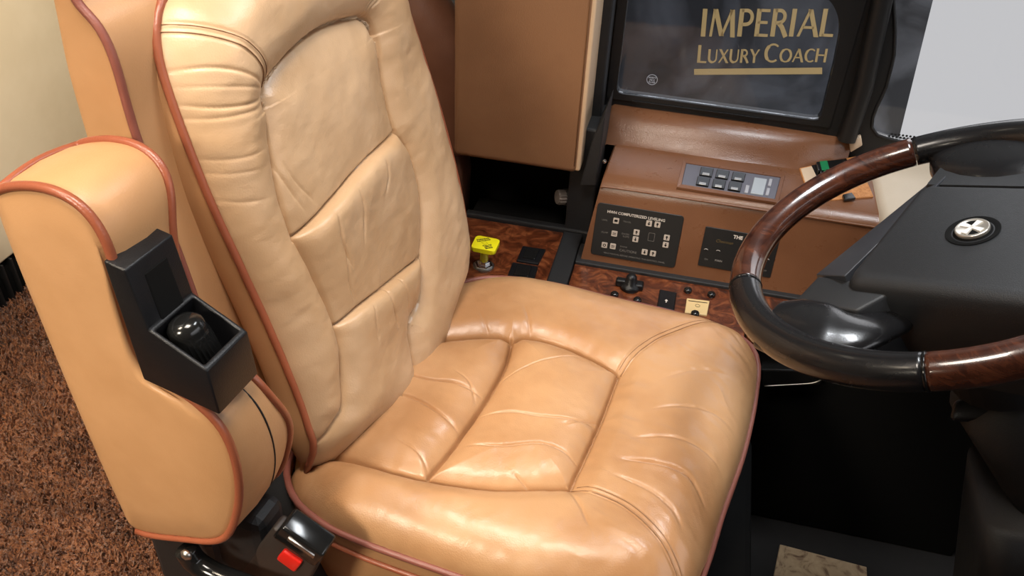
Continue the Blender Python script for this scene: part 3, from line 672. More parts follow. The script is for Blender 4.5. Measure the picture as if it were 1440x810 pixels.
# recessed switch panel
corners = [(958, 259), (1090, 280), (1098, 249), (965, 229)]
rim_o = [on_top(*p, .0012) for p in ((953, 262), (1094, 284), (1103, 248), (961, 226))]
sp = part('switch_panel', slab([on_top(*p, .0006) for p in corners], TOPN, .004, .001, 1), GREYP, co, False, 'grey recessed switch panel')
ro = [on_top(*p, .0016) for p in ((952, 263), (1094, 285), (1104, 247), (961, 225))]; ri = [on_top(*p, .0022) for p in corners]; rb = [p-TOPN*.008 for p in ri]; rob = [p-TOPN*.004+(p-sum(ro)/4)*.01 for p in ro]
part('panel_lip', loft([rob, ro, ri, rb], False), CONSOLE, co, False)
def bil(C4, u, v): return (C4[0]*(1-u)+C4[1]*u)*(1-v)+(C4[3]*(1-u)+C4[2]*u)*v
PC = [on_top(*p, .0008) for p in corners]
def cell(C4, u0, u1, v0, v1): return [bil(C4, u0, v0), bil(C4, u1, v0), bil(C4, u1, v1), bil(C4, u0, v1)]
for r_ in range(2):
    for c_ in range(3):
        u0 = .165+.17*c_+(.0 if r_ else -.012); v0 = .04+.45*r_
        part('rocker_switch', slab([p+TOPN*.003 for p in cell(PC, u0, u0+.135, v0, v0+.38)], TOPN, .004, .0008, 1), BLACK_GLOSS, sp, False)
        part('switch_rest', slab([p+TOPN*.0036 for p in cell(PC, u0+.03, u0+.105, v0+.02, v0+.12)], TOPN, .001, .0003, 1), DULLM, sp, False)
part('display_window', slab([p+TOPN*.002 for p in cell(PC, .735, .87, .06, .78)], TOPN, .004, .0008, 1), plain('pale_lcd', (.30, .33, .36), .35), sp, False)
for v0 in (.08, .5): part('side_key', slab([p+TOPN*.002 for p in cell(PC, .89, .925, v0, v0+.32)], TOPN, .003, .0006, 1), plain('grey_key', (.3, .3, .33), .5), sp, False)
part('side_key', slab([p+TOPN*.002 for p in cell(PC, .67, .71, .04, .38)], TOPN, .003, .0006, 1), plain('grey_key', (.3, .3, .33), .5), sp, False)

# leveling control panel on the face
def plane_frame(C4):      # C4 bl br tr tl
    o = C4[0]; x = nrm(C4[1]-C4[0]); y = C4[3]-C4[0]; y = nrm(y-x*(y@x)); return o, x, y, np.cross(x, y)
LC = [on_face(*p, .0025) for p in ((830, 357), (946, 377), (958, 304), (838, 284))]
o_, x_, y_, n_ = plane_frame(LC); Wd = np.linalg.norm(LC[1]-LC[0]); Hd = (LC[3]-LC[0])@y_
sk_ = (LC[3]-LC[0])@x_
def LP(u, v): return bil(LC, u, v)
LM = frame_matrix(o_, x_, y_, n_)
lv_ = part('leveling_panel', sharp(prism([(p[0]*1.0, p[1]) for p in rrect(0, Wd*1.02, 0, Hd, .006, 4)], .0025, LM, .0006, 1, -.0025), 40), plain('panel_black', (.007, .007, .007), .5), co, True, 'black levelling control panel with small pale arrow buttons')
def l_uv(px, py): p = on_face(px, py, .0025)-o_; return p@x_, p@y_
def lpx(zx, zy): return (820+zx/6.75, 270+zy/6.75)     # from the enlarged crop
def key(zx, zy, kind, s=.0050):
    u, v = l_uv(*lpx(zx, zy)); M = LM@Matrix.Translation((u, v, 0)); k = part('key', prism(rrect(-s, s, -s, s, .0012, 3), .0012, M), BTN, lv_, False)
    if kind in 'ud':
        g = 1 if kind == 'u' else -1
        pts = [(-.0008, -.0034*g), (.0008, -.0034*g), (.0008, .0002*g), (.0026, .0002*g), (0, .0036*g), (-.0026, .0002*g), (-.0008, .0002*g)]
        me = prism(pts, .0003, M, 0, 2, .0012)
    elif kind == 'o': me = ring([(.0028*math.cos(t), .0028*math.sin(t)) for t in np.linspace(0, 2*PI, 16, endpoint=False)], [(.0016*math.cos(t), .0016*math.sin(t)) for t in np.linspace(0, 2*PI, 16, endpoint=False)], .0012, .0015, M)
    elif kind == 'b': me = prism(rrect(-.003, .003, -.0018, .0022, .0012, 3), .0003, M, 0, 2, .0012)
    else: me = join(prism([(-.003, -.002), (.003, -.002), (.003, -.001), (-.003, -.001)], .0003, M, 0, 2, .0012), prism([(-.003, .0004), (.003, .0004), (.003, .0016), (-.003, .0016)], .0003, M, 0, 2, .0012))
    # key mark
    m2 = part('key_mark', me, BLACK_DEEP, lv_, False)
for a in ((313, 272, 'b'), (297, 394, 'x'), (203, 502, 'o'), (283, 514, 'x'), (626, 297, 'd'), (706, 309, 'u'), (507, 382, 'u'), (497, 447, 'd'), (794, 432, 'u'), (783, 500, 'd'), (584, 568, 'd'), (663, 582, 'u')): key(*a)
def put_text(s, zx, zy, size, m, parent=lv_, bold=0, f=None):
    u, v = l_uv(*lpx(zx, zy)); part('printed_text', text_mesh(s, size, LM@Matrix.Translation((u, v, .0003)), bold), m, parent, False)
put_text('HWH COMPUTERIZED LEVELING', 228, 195, .0068, WHITE_INK, bold=.0001)
put_text('LEVEL', 178, 268, .0040, DIM_INK); put_text('TRAVEL', 380, 285, .0040, DIM_INK); put_text('DUMP', 172, 385, .0042, DIM_INK); put_text('EXCESS', 365, 400, .0040, DIM_INK); put_text('SLOPE', 375, 425, .0040, DIM_INK); put_text('CAUTION!', 340, 560, .0065, DIM_INK)
put_text('ENGINE', 350, 520, .0035, DIM_INK)
put_text('READ MANUAL BEFORE OPERATING THIS CONTROL PANEL', 195, 580, .0040, DIM_INK)
u, v = l_uv(*lpx(648, 428))
part('vehicle_diagram', ring([(u+a, v+b) for a, b in rrect(-.0055, .0055, -.0075, .0075, .0015, 3)], [(u+a, v+b) for a, b in rrect(-.0049, .0049, -.0069, .0069, .001, 3)], .0001, .0004, LM), DIM_INK, lv_, False)
# second panel, mostly behind the rim
PC2 = [on_face(*p, .0025) for p in ((981, 373), (1083, 391), (1095, 334), (990, 318))]
o2, x2, y2, n2 = plane_frame(PC2); W2 = np.linalg.norm(PC2[1]-PC2[0]); H2 = (PC2[3]-PC2[0])@y2; M2 = frame_matrix(o2, x2, y2, n2)
p2 = part('heater_panel', prism(rrect(0, W2, 0, H2, .002, 3), .0025, M2, .0004, 1, -.0025), plain('panel_black2', (.006, .006, .006), .5), co, False, 'black control panel half hidden behind the wheel rim')
def t2(s, px, py, size, m, sh=0, bold=0):
    p = on_face(px, py, .0025)-o2; part('printed_text', text_mesh(s, size, M2@Matrix.Translation((p@x2, p@y2, .0003)), bold, shear=sh), m, p2, False)
t2('THE', 1031, 335, .0085, WHITE_INK, bold=.0003); t2('Chairman', 1006, 340, .0075, plain('faint_gold', (.10, .065, .02), .6), .3)
for px, py in ((993, 351), (1010, 353), (1079, 365)):
    p = on_face(px, py, .0025)-o2; part('toggle_mark', tube([np.array(o2+x2*(p@x2+.003*math.cos(t))+y2*(p@y2+.0015*math.sin(t))+n2*.0006) for t in np.linspace(0, PI, 8)], .0004, 6), WHITE_INK, p2)
t2('ON', 990, 365, .004, DIM_INK); t2('MAIN', 1005, 367, .005, plain('mid_print', (.28, .26, .24), .6)); t2('OFF', 1072, 381, .004, DIM_INK)
# green rocker pair on a tan plate
gp = [on_top(*p, .0025) for p in ((1140, 283), (1229, 276), (1204, 219), (1124, 236))]
gpl = part('rocker_plate', slab(gp, TOPN, .004, .001, 1), CORK, co, False, 'cork coloured plate with two green rocker switches')
part('plate_edge', slab([on_top(*p, .0030) for p in ((1137, 270), (1160, 262), (1143, 233), (1126, 237))], TOPN, .003, .0006, 1), TANP, gpl, False)
part('switch_base', slab([on_top(*p, .0038) for p in ((1155, 262), (1205, 245), (1190, 222), (1141, 232))], TOPN, .004, .001, 1), BLACK, gpl, False)
for k, (q_) in enumerate((((1151, 240), (1192, 233), (1188, 223), (1148, 227)), ((1157, 254), (1200, 245), (1197, 236), (1153, 240)))):
    part('rocker_switch', slab([on_top(*p, .013) for p in q_], TOPN, .010, .0015, 2), BLACK_GLOSS, gpl, False)
    a, b, c, d = [np.array(p, float) for p in q_]
    gq = [a+(b-a)*.12, a+(b-a)*.38, d+(c-d)*.38, d+(c-d)*.12]
    part('green_lens', slab([on_top(*p, .0136) for p in gq], TOPN, .0015, .0004, 1), plain('green_lens', (.01, .16, .06), .3), gpl, False)
part('small_switch', slab([on_top(*p, .008) for p in ((1188, 280), (1204, 278), (1198, 270), (1185, 273))], TOPN, .006, .001, 1), BLACK_GLOSS, gpl, False)
part('chrome_star_screw', lathe([(0, 0), (.004, 0), (.0035, .002), (.001, .0045), (0, .005)], axis_matrix(on_y(850, 227, 1.30), [0.2, -1, .4]), 8), CHROME, co, False)
# black ledge below the console face
part('lower_ledge', box(-.14, .62, 1.238, 1.30, .436, .446, .002), BLACK_SOFT, co, False)

# ================================================================== BURL SIDE PANEL
bz = .44
bc = empty('burl_side_panel', (-.05, 1.2, 0), 'glossy burl wood side panel between the seat and the wall', 'panel')
def bslab(pts, t=.01, m=BURL, z=bz, nm='burl_inlay', lab=None): return part(nm, slab([on_z(*p, z) for p in pts], (0, 0, 1), t, .001, 1), m, bc, False, lab)
def wbox(nm, x0, x1, y0, y1, z0, z1, m, b=.002): return part(nm, box(x0, x1, y0, y1, z0, z1, b), m, bc, False)
wbox('cabinet', -.37, .62, 1.125, 1.44, .013, .425, BLACK_DEEP)
wbox('burl_inlay', -.37, -.178, 1.140, 1.335, .42, .440, BURL)
wbox('burl_inlay', -.140, .160, 1.115, 1.245, .42, .440, BURL)
wbox('burl_inlay', .164, .50, 1.115, 1.245, .42, .440, BURL)
wbox('divider_strip', -.178, -.142, 1.115, 1.335, .42, .444, BLACK_SOFT, .003)
wbox('edge_trim', -.37, -.178, 1.118, 1.140, .41, .441, BLACK_SOFT, .003)
wbox('rear_trim', -.37, -.13, 1.335, 1.352, .42, .448, BLACK_SOFT, .003)
for q_ in (((726, 366), (757, 371), (768, 350), (735, 345)), ((712, 390), (750, 396), (757, 374), (721, 368))):
    qq = [on_z(*p, bz+.004) for p in q_]
    s = part('rocker_switch', slab(qq, (0, 0, 1), .006, .002, 2), BLACK, bc, False)
    ins_ = [bil(qq, .22, .2), bil(qq, .78, .2), bil(qq, .78, .8), bil(qq, .22, .8)]
    part('rocker', slab([ins_[0]+np.array([0, 0, .002]), ins_[1]+np.array([0, 0, .002]), ins_[2]+np.array([0, 0, .0045]), ins_[3]+np.array([0, 0, .0045])], (0, 0, 1), .004, .001, 2), BLACK_GLOSS, s, False)
# joystick style black selector and little knobs
jp = on_z(886, 405, bz)
part('selector_switch', join(lathe([(0, 0), (.017, 0), (.017, .006), (.014, .009), (.010, .012), (.009, .024), (.006, .028), (0, .029)], Matrix.Translation(jp), 24), box(jp[0]-.026, jp[0]-.004, jp[1]-.003, jp[1]+.010, bz, bz+.014, .003), box(jp[0]+.0, jp[0]+.022, jp[1]-.006, jp[1]+.012, bz, bz+.012, .003)), BLACK, bc)
for p in ((864, 416), (896, 424), (967, 410), (1000, 416), (977, 443)):
    part('small_knob', lathe([(0, 0), (.007, 0), (.0068, .005), (.005, .007), (0, .0075)], Matrix.Translation(on_z(*p, bz)), 18), BLACK_GLOSS, bc)
sw = part('rocker_switch', slab([on_z(*p, bz+.005) for p in ((924, 431), (948, 437), (952, 411), (928, 406))], (0, 0, 1), .007, .002, 2), BLACK, bc, False)
pm = on_z(937, 423, bz+.0052); part('switch_mark', prism([(-.001, -.005), (.001, -.005), (.001, 0), (.003, 0), (0, .004), (-.003, 0), (-.001, 0)], .0003, Matrix.Translation(pm)), WHITE_INK, sw, False)
gq = [on_z(*p, bz+.003) for p in ((963, 439), (994, 443), (998, 423), (966, 419))]
ga = part('gauge_plate', slab(gq, (0, 0, 1), .004, .001, 2), plain('ivory_plate', (.62, .45, .22), .5), bc, False, 'small ivory plate')
gc = bil(gq, .52, .55)
part('dial_mark', ring([(.004*math.cos(t), .004*math.sin(t)) for t in np.linspace(0, 2*PI, 20, endpoint=False)], [(.0034*math.cos(t), .0034*math.sin(t)) for t in np.linspace(0, 2*PI, 20, endpoint=False)], 0, .0004, Matrix.Translation(gc)), BLACK_DEEP, ga, False)
part('dial_line', slab([bil(gq, .08, .80)+np.array([0, 0, .0004]), bil(gq, .92, .80)+np.array([0, 0, .0004]), bil(gq, .92, .84)+np.array([0, 0, .0004]), bil(gq, .08, .84)+np.array([0, 0, .0004])], (0, 0, 1), .0004), BLACK_DEEP, ga, False)
# small chrome edged tray and stud right of the cushion
part('chrome_stud', lathe([(0, 0), (.005, 0), (.005, .005), (.003, .008), (0, .0085)], axis_matrix(on_y(1065, 505, 1.12), [0, -1, .3]), 16), CHROME, bc)
part('tray_edge', tube(smooth_line([on_y(*p, 1.10) for p in ((1075, 543), (1110, 541), (1140, 539), (1155, 534), (1162, 528))], 5), .0012, 6), DULLM, bc)
part('tray', hexa([on_y(*p, 1.10)+np.array([0, dy, 0]) for p, dy in (((1070, 544), .0), ((1155, 542), .0), ((1155, 542), .05), ((1070, 544), .05), ((1070, 520), 0), ((1160, 522), 0), ((1160, 522), .05), ((1070, 520), .05))], .003), BLACK_GLOSS, bc, False)

# parking brake knob
kb = on_z(680, 374, bz)
pk = empty('parking_brake_knob', tuple(kb), 'yellow square push-pull parking brake knob on a chrome nut', 'brake knob')
kax = nrm([.03, .02, 1]); kx = nrm(np.array([1, .0, 0])-kax*kax[0]); 
part('mounting_nut', lathe([(0, 0), (.0155, 0), (.0155, .004), (.0115, .0045), (.0115, .0085), (.010, .010), (.0075, .010), (.0075, .016), (0, .016)], axis_matrix(kb, kax), 6), CHROME, pk, False)
part('washer', lathe([(0, -.0005), (.019, -.0005), (.019, .0012), (0, .0012)], axis_matrix(kb, kax), 24), DULLM, pk, False)
part('stem', lathe([(0, .012), (.0075, .012), (.007, .032), (.010, .041), (0, .041)], axis_matrix(kb, kax), 20), YELLOW, pk)
KM = axis_matrix(kb+kax*.040+kx*.001, kax, kx)
kp = part('knob_plate', sharp(prism(rrect(-.0215, .0215, -.0205, .0205, .006, 5), .008, KM, .0015, 2), 40), YELLOW, pk)
K2 = KM@Matrix.Translation((0, 0, .0082))@Matrix.Rotation(math.radians(36), 4, 'Z')
ink = plain('black_ink', (.01, .01, .008), .6)
tm = [text_mesh(s, sz, K2@Matrix.Translation((0, yy, 0)), .0002, 'CENTER') for s, sz, yy in (('PARKING', .0055, .0115), ('PUSH TO RELEASE', .0030, .0075), ('PULL TO', .0042, -.008), ('APPLY', .0048, -.0125), ('BRAKE', .0045, -.0170))]
part('printed_text', join(*tm), ink, kp, False)
part('diamond_outline', ring([(.0062, 0), (0, .0055), (-.0062, 0), (0, -.0048)], [(.0055, 0), (0, .0048), (-.0055, 0), (0, -.0041)], 0, .0002, KM@Matrix.Translation((-.002, 0, .0082))), plain('olive_ink', (.35, .30, .01), .6), kp, False)

# ================================================================== UPHOLSTERED PANEL, KNOB, LOUNGE CHAIR
pp = empty('upholstered_wall_panel', (-.27, 1.38, .56), 'tall tan leather padded panel between seat and side window', 'padded panel')
xa = on_y(637, 222, 1.30)[0]; xb = on_y(812, 238, 1.30)[0]; zb = .585
bmv = box(xa, xb, 1.30, 1.40, zb, 1.45, .012, 4)
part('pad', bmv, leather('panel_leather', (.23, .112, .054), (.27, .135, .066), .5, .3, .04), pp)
part('edge_band', box(xb-.006, xb+.004, 1.304, 1.40, zb+.004, 1.448, .004, 3), leather('panel_edge_leather', (.60, .42, .27), (.64, .46, .30), .45, .2, .04), pp)
part('backing_board', box(xa+.01, xb+.02, 1.395, 1.444, zb-.005, 1.45, .003), BLACK_SOFT, pp, False)
part('seam', tube([(xb-.006, 1.3008, zb+.015), (xb-.006, 1.3008, 1.43)], .0009, 6), THREAD, pp)
kk = on_y(795, 277, 1.36)
rk = empty('ribbed_knob', tuple(kk), 'small grey ribbed knob on the black trim below the padded panel', 'knob')
part('knob', sharp(lathe([(0, 0), (.0135, 0), (.0145, .002), (.0145, .014), (.0125, .017), (0, .0175)], axis_matrix(kk, [-.85, -.5, .1]), 28, ((1, 3), .16)), 20), plain('knob_grey', (.22, .19, .17), .4, .3), rk)
part('knob_base', lathe([(0, 0), (.016, 0), (.016, .03), (0, .03)], axis_matrix(kk+nrm([.85, .5, -.1])*.028, [-.85, -.5, .1]), 24), BLACK_SOFT, rk)
# support between knob, panel and console
tr_ = struct('trim_1', join(box(-.178, -.128, 1.34, 1.452, .44, .655, .004), hexa([on_y(*p, 1.31)+np.array([0, dy, 0]) for p, dy in (((815, 262), 0), ((838, 262), 0), ((838, 262), .1), ((815, 262), .1), ((832, 200), 0), ((852, 156), 0), ((852, 156), .1), ((832, 200), .1))], .003)), BLACK_SOFT)

lc = empty('lounge_chair', (-.62, 1.42, 0), 'dark brown leather lounge chair behind the driver seat, mostly hidden', 'chair')
cpts = [(-.80, 1.40, .99), (-.66, 1.40, .95), (-.55, 1.40, .88), (-.47, 1.40, .80), (-.415, 1.40, .70), (-.40, 1.40, .56)]
part('armrest', tube(smooth_line(cpts, 8), .055, 20), DARKL, lc)
part('side_panel', sharp(prism([(-.95, .02), (-.40, .02), (-.385, .50), (-.41, .66), (-.47, .76), (-.56, .85), (-.68, .92), (-.95, .95)], .07, frame_matrix((0, 1.44, 0), (1, 0, 0), (0, 0, 1), (0, -1, 0)), .012, 3), 50), DARKL, lc)

# ================================================================== SETTING
fl = struct('floor', join(box(-1.6, 1.7, -1.4, 1.5, -.05, 0, 0), box(-1.6, -.98, 1.5, 2.1, -.05, 0, 0)), CARPET)
# shaggy carpet pile on the visible side of the seat
def pile():
    rng = np.random.default_rng(4); n = 52000
    x = rng.uniform(-1.5, -.38, n); y = rng.uniform(.35, 1.44, n); k = (y > .35+(x+.38)*-.1); x, y = x[k], y[k]; n = len(x)
    clump = fbm(x*30, y*30, 2)
    an = rng.uniform(0, 2*PI, n)+clump*3; ln = rng.uniform(.004, .011, n); h = .009+.009*rng.random(n)+.006*clump; w = .0022
    dx, dy = np.cos(an), np.sin(an)
    V = np.empty((n, 4, 3)); V[:, 0] = np.stack([x-dy*w, y+dx*w, 0*x-.001], -1); V[:, 1] = np.stack([x+dy*w, y-dx*w, 0*x-.001], -1)
    V[:, 2] = np.stack([x+dx*ln*.6+dy*w, y+dy*ln*.6-dx*w, h*.8], -1); V[:, 3] = np.stack([x+dx*ln, y+dy*ln, h], -1)
    me = bpy.data.meshes.new('m'); me.vertices.add(4*n); me.vertices.foreach_set('co', V.astype(np.float32).ravel())
    me.loops.add(4*n); me.loops.foreach_set('vertex_index', np.arange(4*n, dtype=np.int32)); me.polygons.add(n); me.polygons.foreach_set('loop_start', np.arange(0, 4*n, 4, dtype=np.int32)); me.update(calc_edges=True); return me
cp = link('carpet_pile', pile(), CARPET, None, True); cp['kind'] = 'stuff'; cp['label'] = 'rust brown shag carpet pile left of the driver seat'; cp['category'] = 'carpet'
ft = struct('trim_2', box(.12, 1.6, -.6, 1.449, 0, .012, .002), plain('footwell_vinyl', (.005, .0035, .003), .8))
fm = link('floor_mat', slab([on_z(*p, .018) for p in ((1082, 840), (1222, 870), (1219, 797), (1097, 765))], (0, 0, 1), .0055, .001, 1), wood('worn_mat', ((.10, .045, .025), (.42, .30, .18), (.50, .37, .23)), 22, .85, 0), None, False)
fm['label'] = 'small tan worn floor mat on the dark footwell floor'; fm['category'] = 'mat'
struct('wall_rear', box(-1.6, -1.5, -1.4, 2.1, .11, 2.0, .004), CREAM)
vg = empty('floor_vent', (-1.5, 1.2, 0), 'black ribbed floor vent at the foot of the cream wall', 'vent')
part('grille_body', box(-1.59, -1.512, -.5, 2.05, .001, .109, .001), BLACK_DEEP, vg, False)
part('ribs', join(*[box(-1.513, -1.497, y, y+.006, .004, .106, .001, 1) for y in np.arange(.9, 1.9, .03)]), BLACK_SOFT, vg, False)
struct('ceiling', join(box(-1.6, 1.7, -1.4, 1.55, 2.0, 2.05, 0), box(-1.6, -.92, 1.55, 2.16, 2.0, 2.05, 0)), CEIL)
struct('wall_right', box(-1.6, 1.7, -1.45, -1.4, 0, 2.0, 0), plain('brown_wall_trim', (.10, .055, .03), .8))
struct('wall_left', join(box(-.98, -.160, 1.5, 1.56, 0, 2.0, 0), box(-.98, -.92, 1.56, 2.1, 0, 2.0, 0), box(-1.6, -.92, 2.1, 2.16, 0, 2.0, 0), box(-.160, 1.7, 1.5, 1.56, 0, .600, 0), box(-.160, .285, 1.5, 1.56, 1.0, 2.0, 0), box(.285, 1.7, 1.5, 1.56, 1.5, 2.0, 0)), GREYW)
struct('trim_3', box(-.98, 1.6, 1.452, 1.499, .0, .60, .003), BLACK_DEEP)
YM = frame_matrix((0, 1.56, 0), (1, 0, 0), (0, 0, 1), (0, -1, 0))       # local xy = world xz, local z towards the cabin
def resample(P, n=96):
    P = np.vstack([P, P[:1]]); L = np.r_[0, np.cumsum(np.hypot(*np.diff(P, axis=0).T))]; t = np.linspace(0, L[-1], n, endpoint=False); return np.column_stack([np.interp(t, L, P[:, 0]), np.interp(t, L, P[:, 1])])
def outer_of(inn, x0, x1, z0, z1):
    c = np.array([(x0+x1)/2, (z0+z1)/2]); out = []
    ci = inn.mean(0)
    for p in inn:
        d = p-ci; t = min(((x1 if d[0] > 0 else x0)-ci[0])/d[0] if abs(d[0]) > 1e-9 else 9e9, ((z1 if d[1] > 0 else z0)-ci[1])/d[1] if abs(d[1]) > 1e-9 else 9e9); out.append(ci+d*t)
    return np.array(out)
FRAME = plain('black_window_rubber', (.006, .006, .0065), .5, bump=.15, bscale=300)
w1 = np.array([(-.125, .90)]+[(-.125, .672), (-.122, .664), (-.114, .662), (.230, .661), (.238, .664), (.2405, .672), (.238, .76), (.235, .80)]+[(.135+.1*math.cos(t), .80+.1*math.sin(t)) for t in np.linspace(0, PI/2, 10)])
w1[w1[:, 0] > .2, 0] += .003
w1 = np.column_stack([w1[:, 0]*.973, 1.3-(1.3-w1[:, 1])*.973]); w1 = resample(w1, 160)
W1 = struct('window_1', ring(outer_of(w1, -.185, .285, .60, 1.02), w1, .088, .105, YM), FRAME)
struct('inner_bead', ring(outer_of(w1, -.138, .256, .668, .925), w1, .105, .110, YM), FRAME, parent=W1)
struct('sill_step', join(box(-.09, .14, 1.447, 1.456, .668, .6705, .0005)), BLACK, parent=W1)
struct('glass_pane', prism(w1.tolist(), .004, YM, 0, 2, .1005), glass_mat('side_glass', (.78, .80, .84), specks=.30, haze=.05), parent=W1)
w2 = np.array([(.20, 1.35), (.245, 1.06), (.275, .97), (.302, .89), (.322, .835), (.334, .788), (.337, .73), (.331, .69), (.331, .668), (.337, .652), (.352, .642), (.39, .638), (1.55, .640), (1.55, 1.35)])
w2[:3] = [(.30, 1.35), (.296, 1.06), (.298, .97)]
w2 = np.column_stack([w2[:, 0]*.973, 1.3-(1.3-w2[:, 1])*.973]); w2 = resample(w2, 200)
W2_ = struct('window_2', ring(outer_of(w2, .286, 1.7, .60, 1.5), w2, .082, .10, YM), FRAME)
struct('glass_pane', prism(w2.tolist(), .004, YM, 0, 2, .088), glass_mat('front_side_glass', (.96, .96, .97), specks=.12), parent=W2_)
struct('inner_bead', tube(np.array([(p[0], 1.460, p[1]) for p in w2]), .0030, 8, True), FRAME, True, parent=W2_)
dots = [prism([(x+.0021*math.cos(t), z+.0021*math.sin(t)) for t in np.linspace(0, 2*PI, 8, endpoint=False)], .0006, YM, 0, 2, .0930) for r_, z in enumerate((.6605, .6650)) for x in np.arange(.36+.003*(r_ % 2), .62, .0062)]
struct('frit_dots', join(*dots), FRAME, parent=W2_)
# pillar ridge between the windows
struct('trim_4', sharp(loft([[np.array([x, y, z]) for x, y in rrect(x0, x0+.030, 1.425, 1.47, .012, 5)] for z, x0 in ((.655, .272), (.75, .274), (.90, .262), (1.2, .258))]), 50), FRAME, True)
# windscreen wall at the front and big glass
W3 = struct('window_3', ring(outer_of(resample(np.array(rrect(-1.3, 1.4, .80, 1.85, .12)), 96), -1.45, 1.56, 0, 2.0), resample(np.array(rrect(-1.3, 1.4, .80, 1.85, .12)), 96), 0, .06, frame_matrix((1.72, 0, 0), (0, 1, 0), (0, 0, 1), (1, 0, 0))), FRAME)
struct('glass_pane', prism(rrect(-1.3, 1.4, .80, 1.85, .12), .005, frame_matrix((1.74, 0, 0), (0, 1, 0), (0, 0, 1), (1, 0, 0))), glass_mat('windscreen_glass', (.97, .97, .98), specks=.02), parent=W3)
struct('trim_5', box(.80, 1.70, .45, 1.12, .45, .70, .03, 3), BLACK_SOFT)

# round maker's mark on the side glass
gp0 = on_y(917, 112, 1.4545); GMx = frame_matrix(gp0, (1, 0, 0), (0, 0, 1), (0, -1, 0))
gm = link('glass_stamp', join(ring([(.0098*math.cos(t), .0098*math.sin(t)) for t in np.linspace(0, 2*PI, 32, endpoint=False)], [(.0088*math.cos(t), .0088*math.sin(t)) for t in np.linspace(0, 2*PI, 32, endpoint=False)], 0, .0004, GMx),
    text_mesh('SAFETY', .0042, GMx@Matrix.Translation((0, .0022, 0)), .0001, 'CENTER'), text_mesh('AS-2', .0048, GMx@Matrix.Translation((0, -.0022, 0)), .0001, 'CENTER'), text_mesh('GLASS', .0042, GMx@Matrix.Translation((0, -.0062, 0)), .0001, 'CENTER')), plain('etched_grey', (.32, .35, .42), .6), None, False)
gm['label'] = 'small round pale stamp low on the side window glass'; gm['category'] = 'window stamp'

# ================================================================== OUTSIDE: dark wall with the gold sign
bd = nrm([.229, -.973, 0]); bx = nrm([.973, .229, 0]); p0 = on_y(1080, 50, 3.0)
def on_b(px, py, off=0.0): return on_plane(px, py, p0+bd*off, bd)
def b_uv(px, py): d = on_b(px, py)-p0; return d@bx, d[2]
BM = frame_matrix(p0, bx, (0, 0, 1), bd)
e1 = b_uv(1312, 0); e2 = b_uv(1264, 195); sl = (e2[0]-e1[0])/(e2[1]-e1[1])
def ex(z): return e1[0]+(z-e1[1])*sl
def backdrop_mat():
    m, nt, b = new_mat('dark_backdrop_painted_reflections'); L = nt.links.new; tc = N(nt, 'ShaderNodeTexCoord')
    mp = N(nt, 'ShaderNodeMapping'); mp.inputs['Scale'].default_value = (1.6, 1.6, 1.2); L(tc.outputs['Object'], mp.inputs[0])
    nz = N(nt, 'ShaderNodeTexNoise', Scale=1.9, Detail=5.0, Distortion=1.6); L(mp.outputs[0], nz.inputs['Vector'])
    cr = N(nt, 'ShaderNodeValToRGB'); e = cr.color_ramp.elements; e[0].position = .42; e[0].color = (.011, .0115, .014, 1); e[1].position = .72; e[1].color = (.13, .135, .15, 1)  # soft window reflections painted into the wall colour as pale grey clouds
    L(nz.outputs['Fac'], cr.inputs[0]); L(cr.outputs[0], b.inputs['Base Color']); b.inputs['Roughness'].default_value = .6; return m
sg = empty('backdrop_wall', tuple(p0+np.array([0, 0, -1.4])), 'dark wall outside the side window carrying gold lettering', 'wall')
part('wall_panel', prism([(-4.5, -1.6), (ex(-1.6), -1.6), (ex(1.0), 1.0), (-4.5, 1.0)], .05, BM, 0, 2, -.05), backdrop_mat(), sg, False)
TK, TN = .17, .10
def arc(cx, cy, rx, ry, a0, a1, n=14): return [(cx+rx*math.cos(math.radians(a0+(a1-a0)*i/n)), cy+ry*math.sin(math.radians(a0+(a1-a0)*i/n))) for i in range(n+1)]
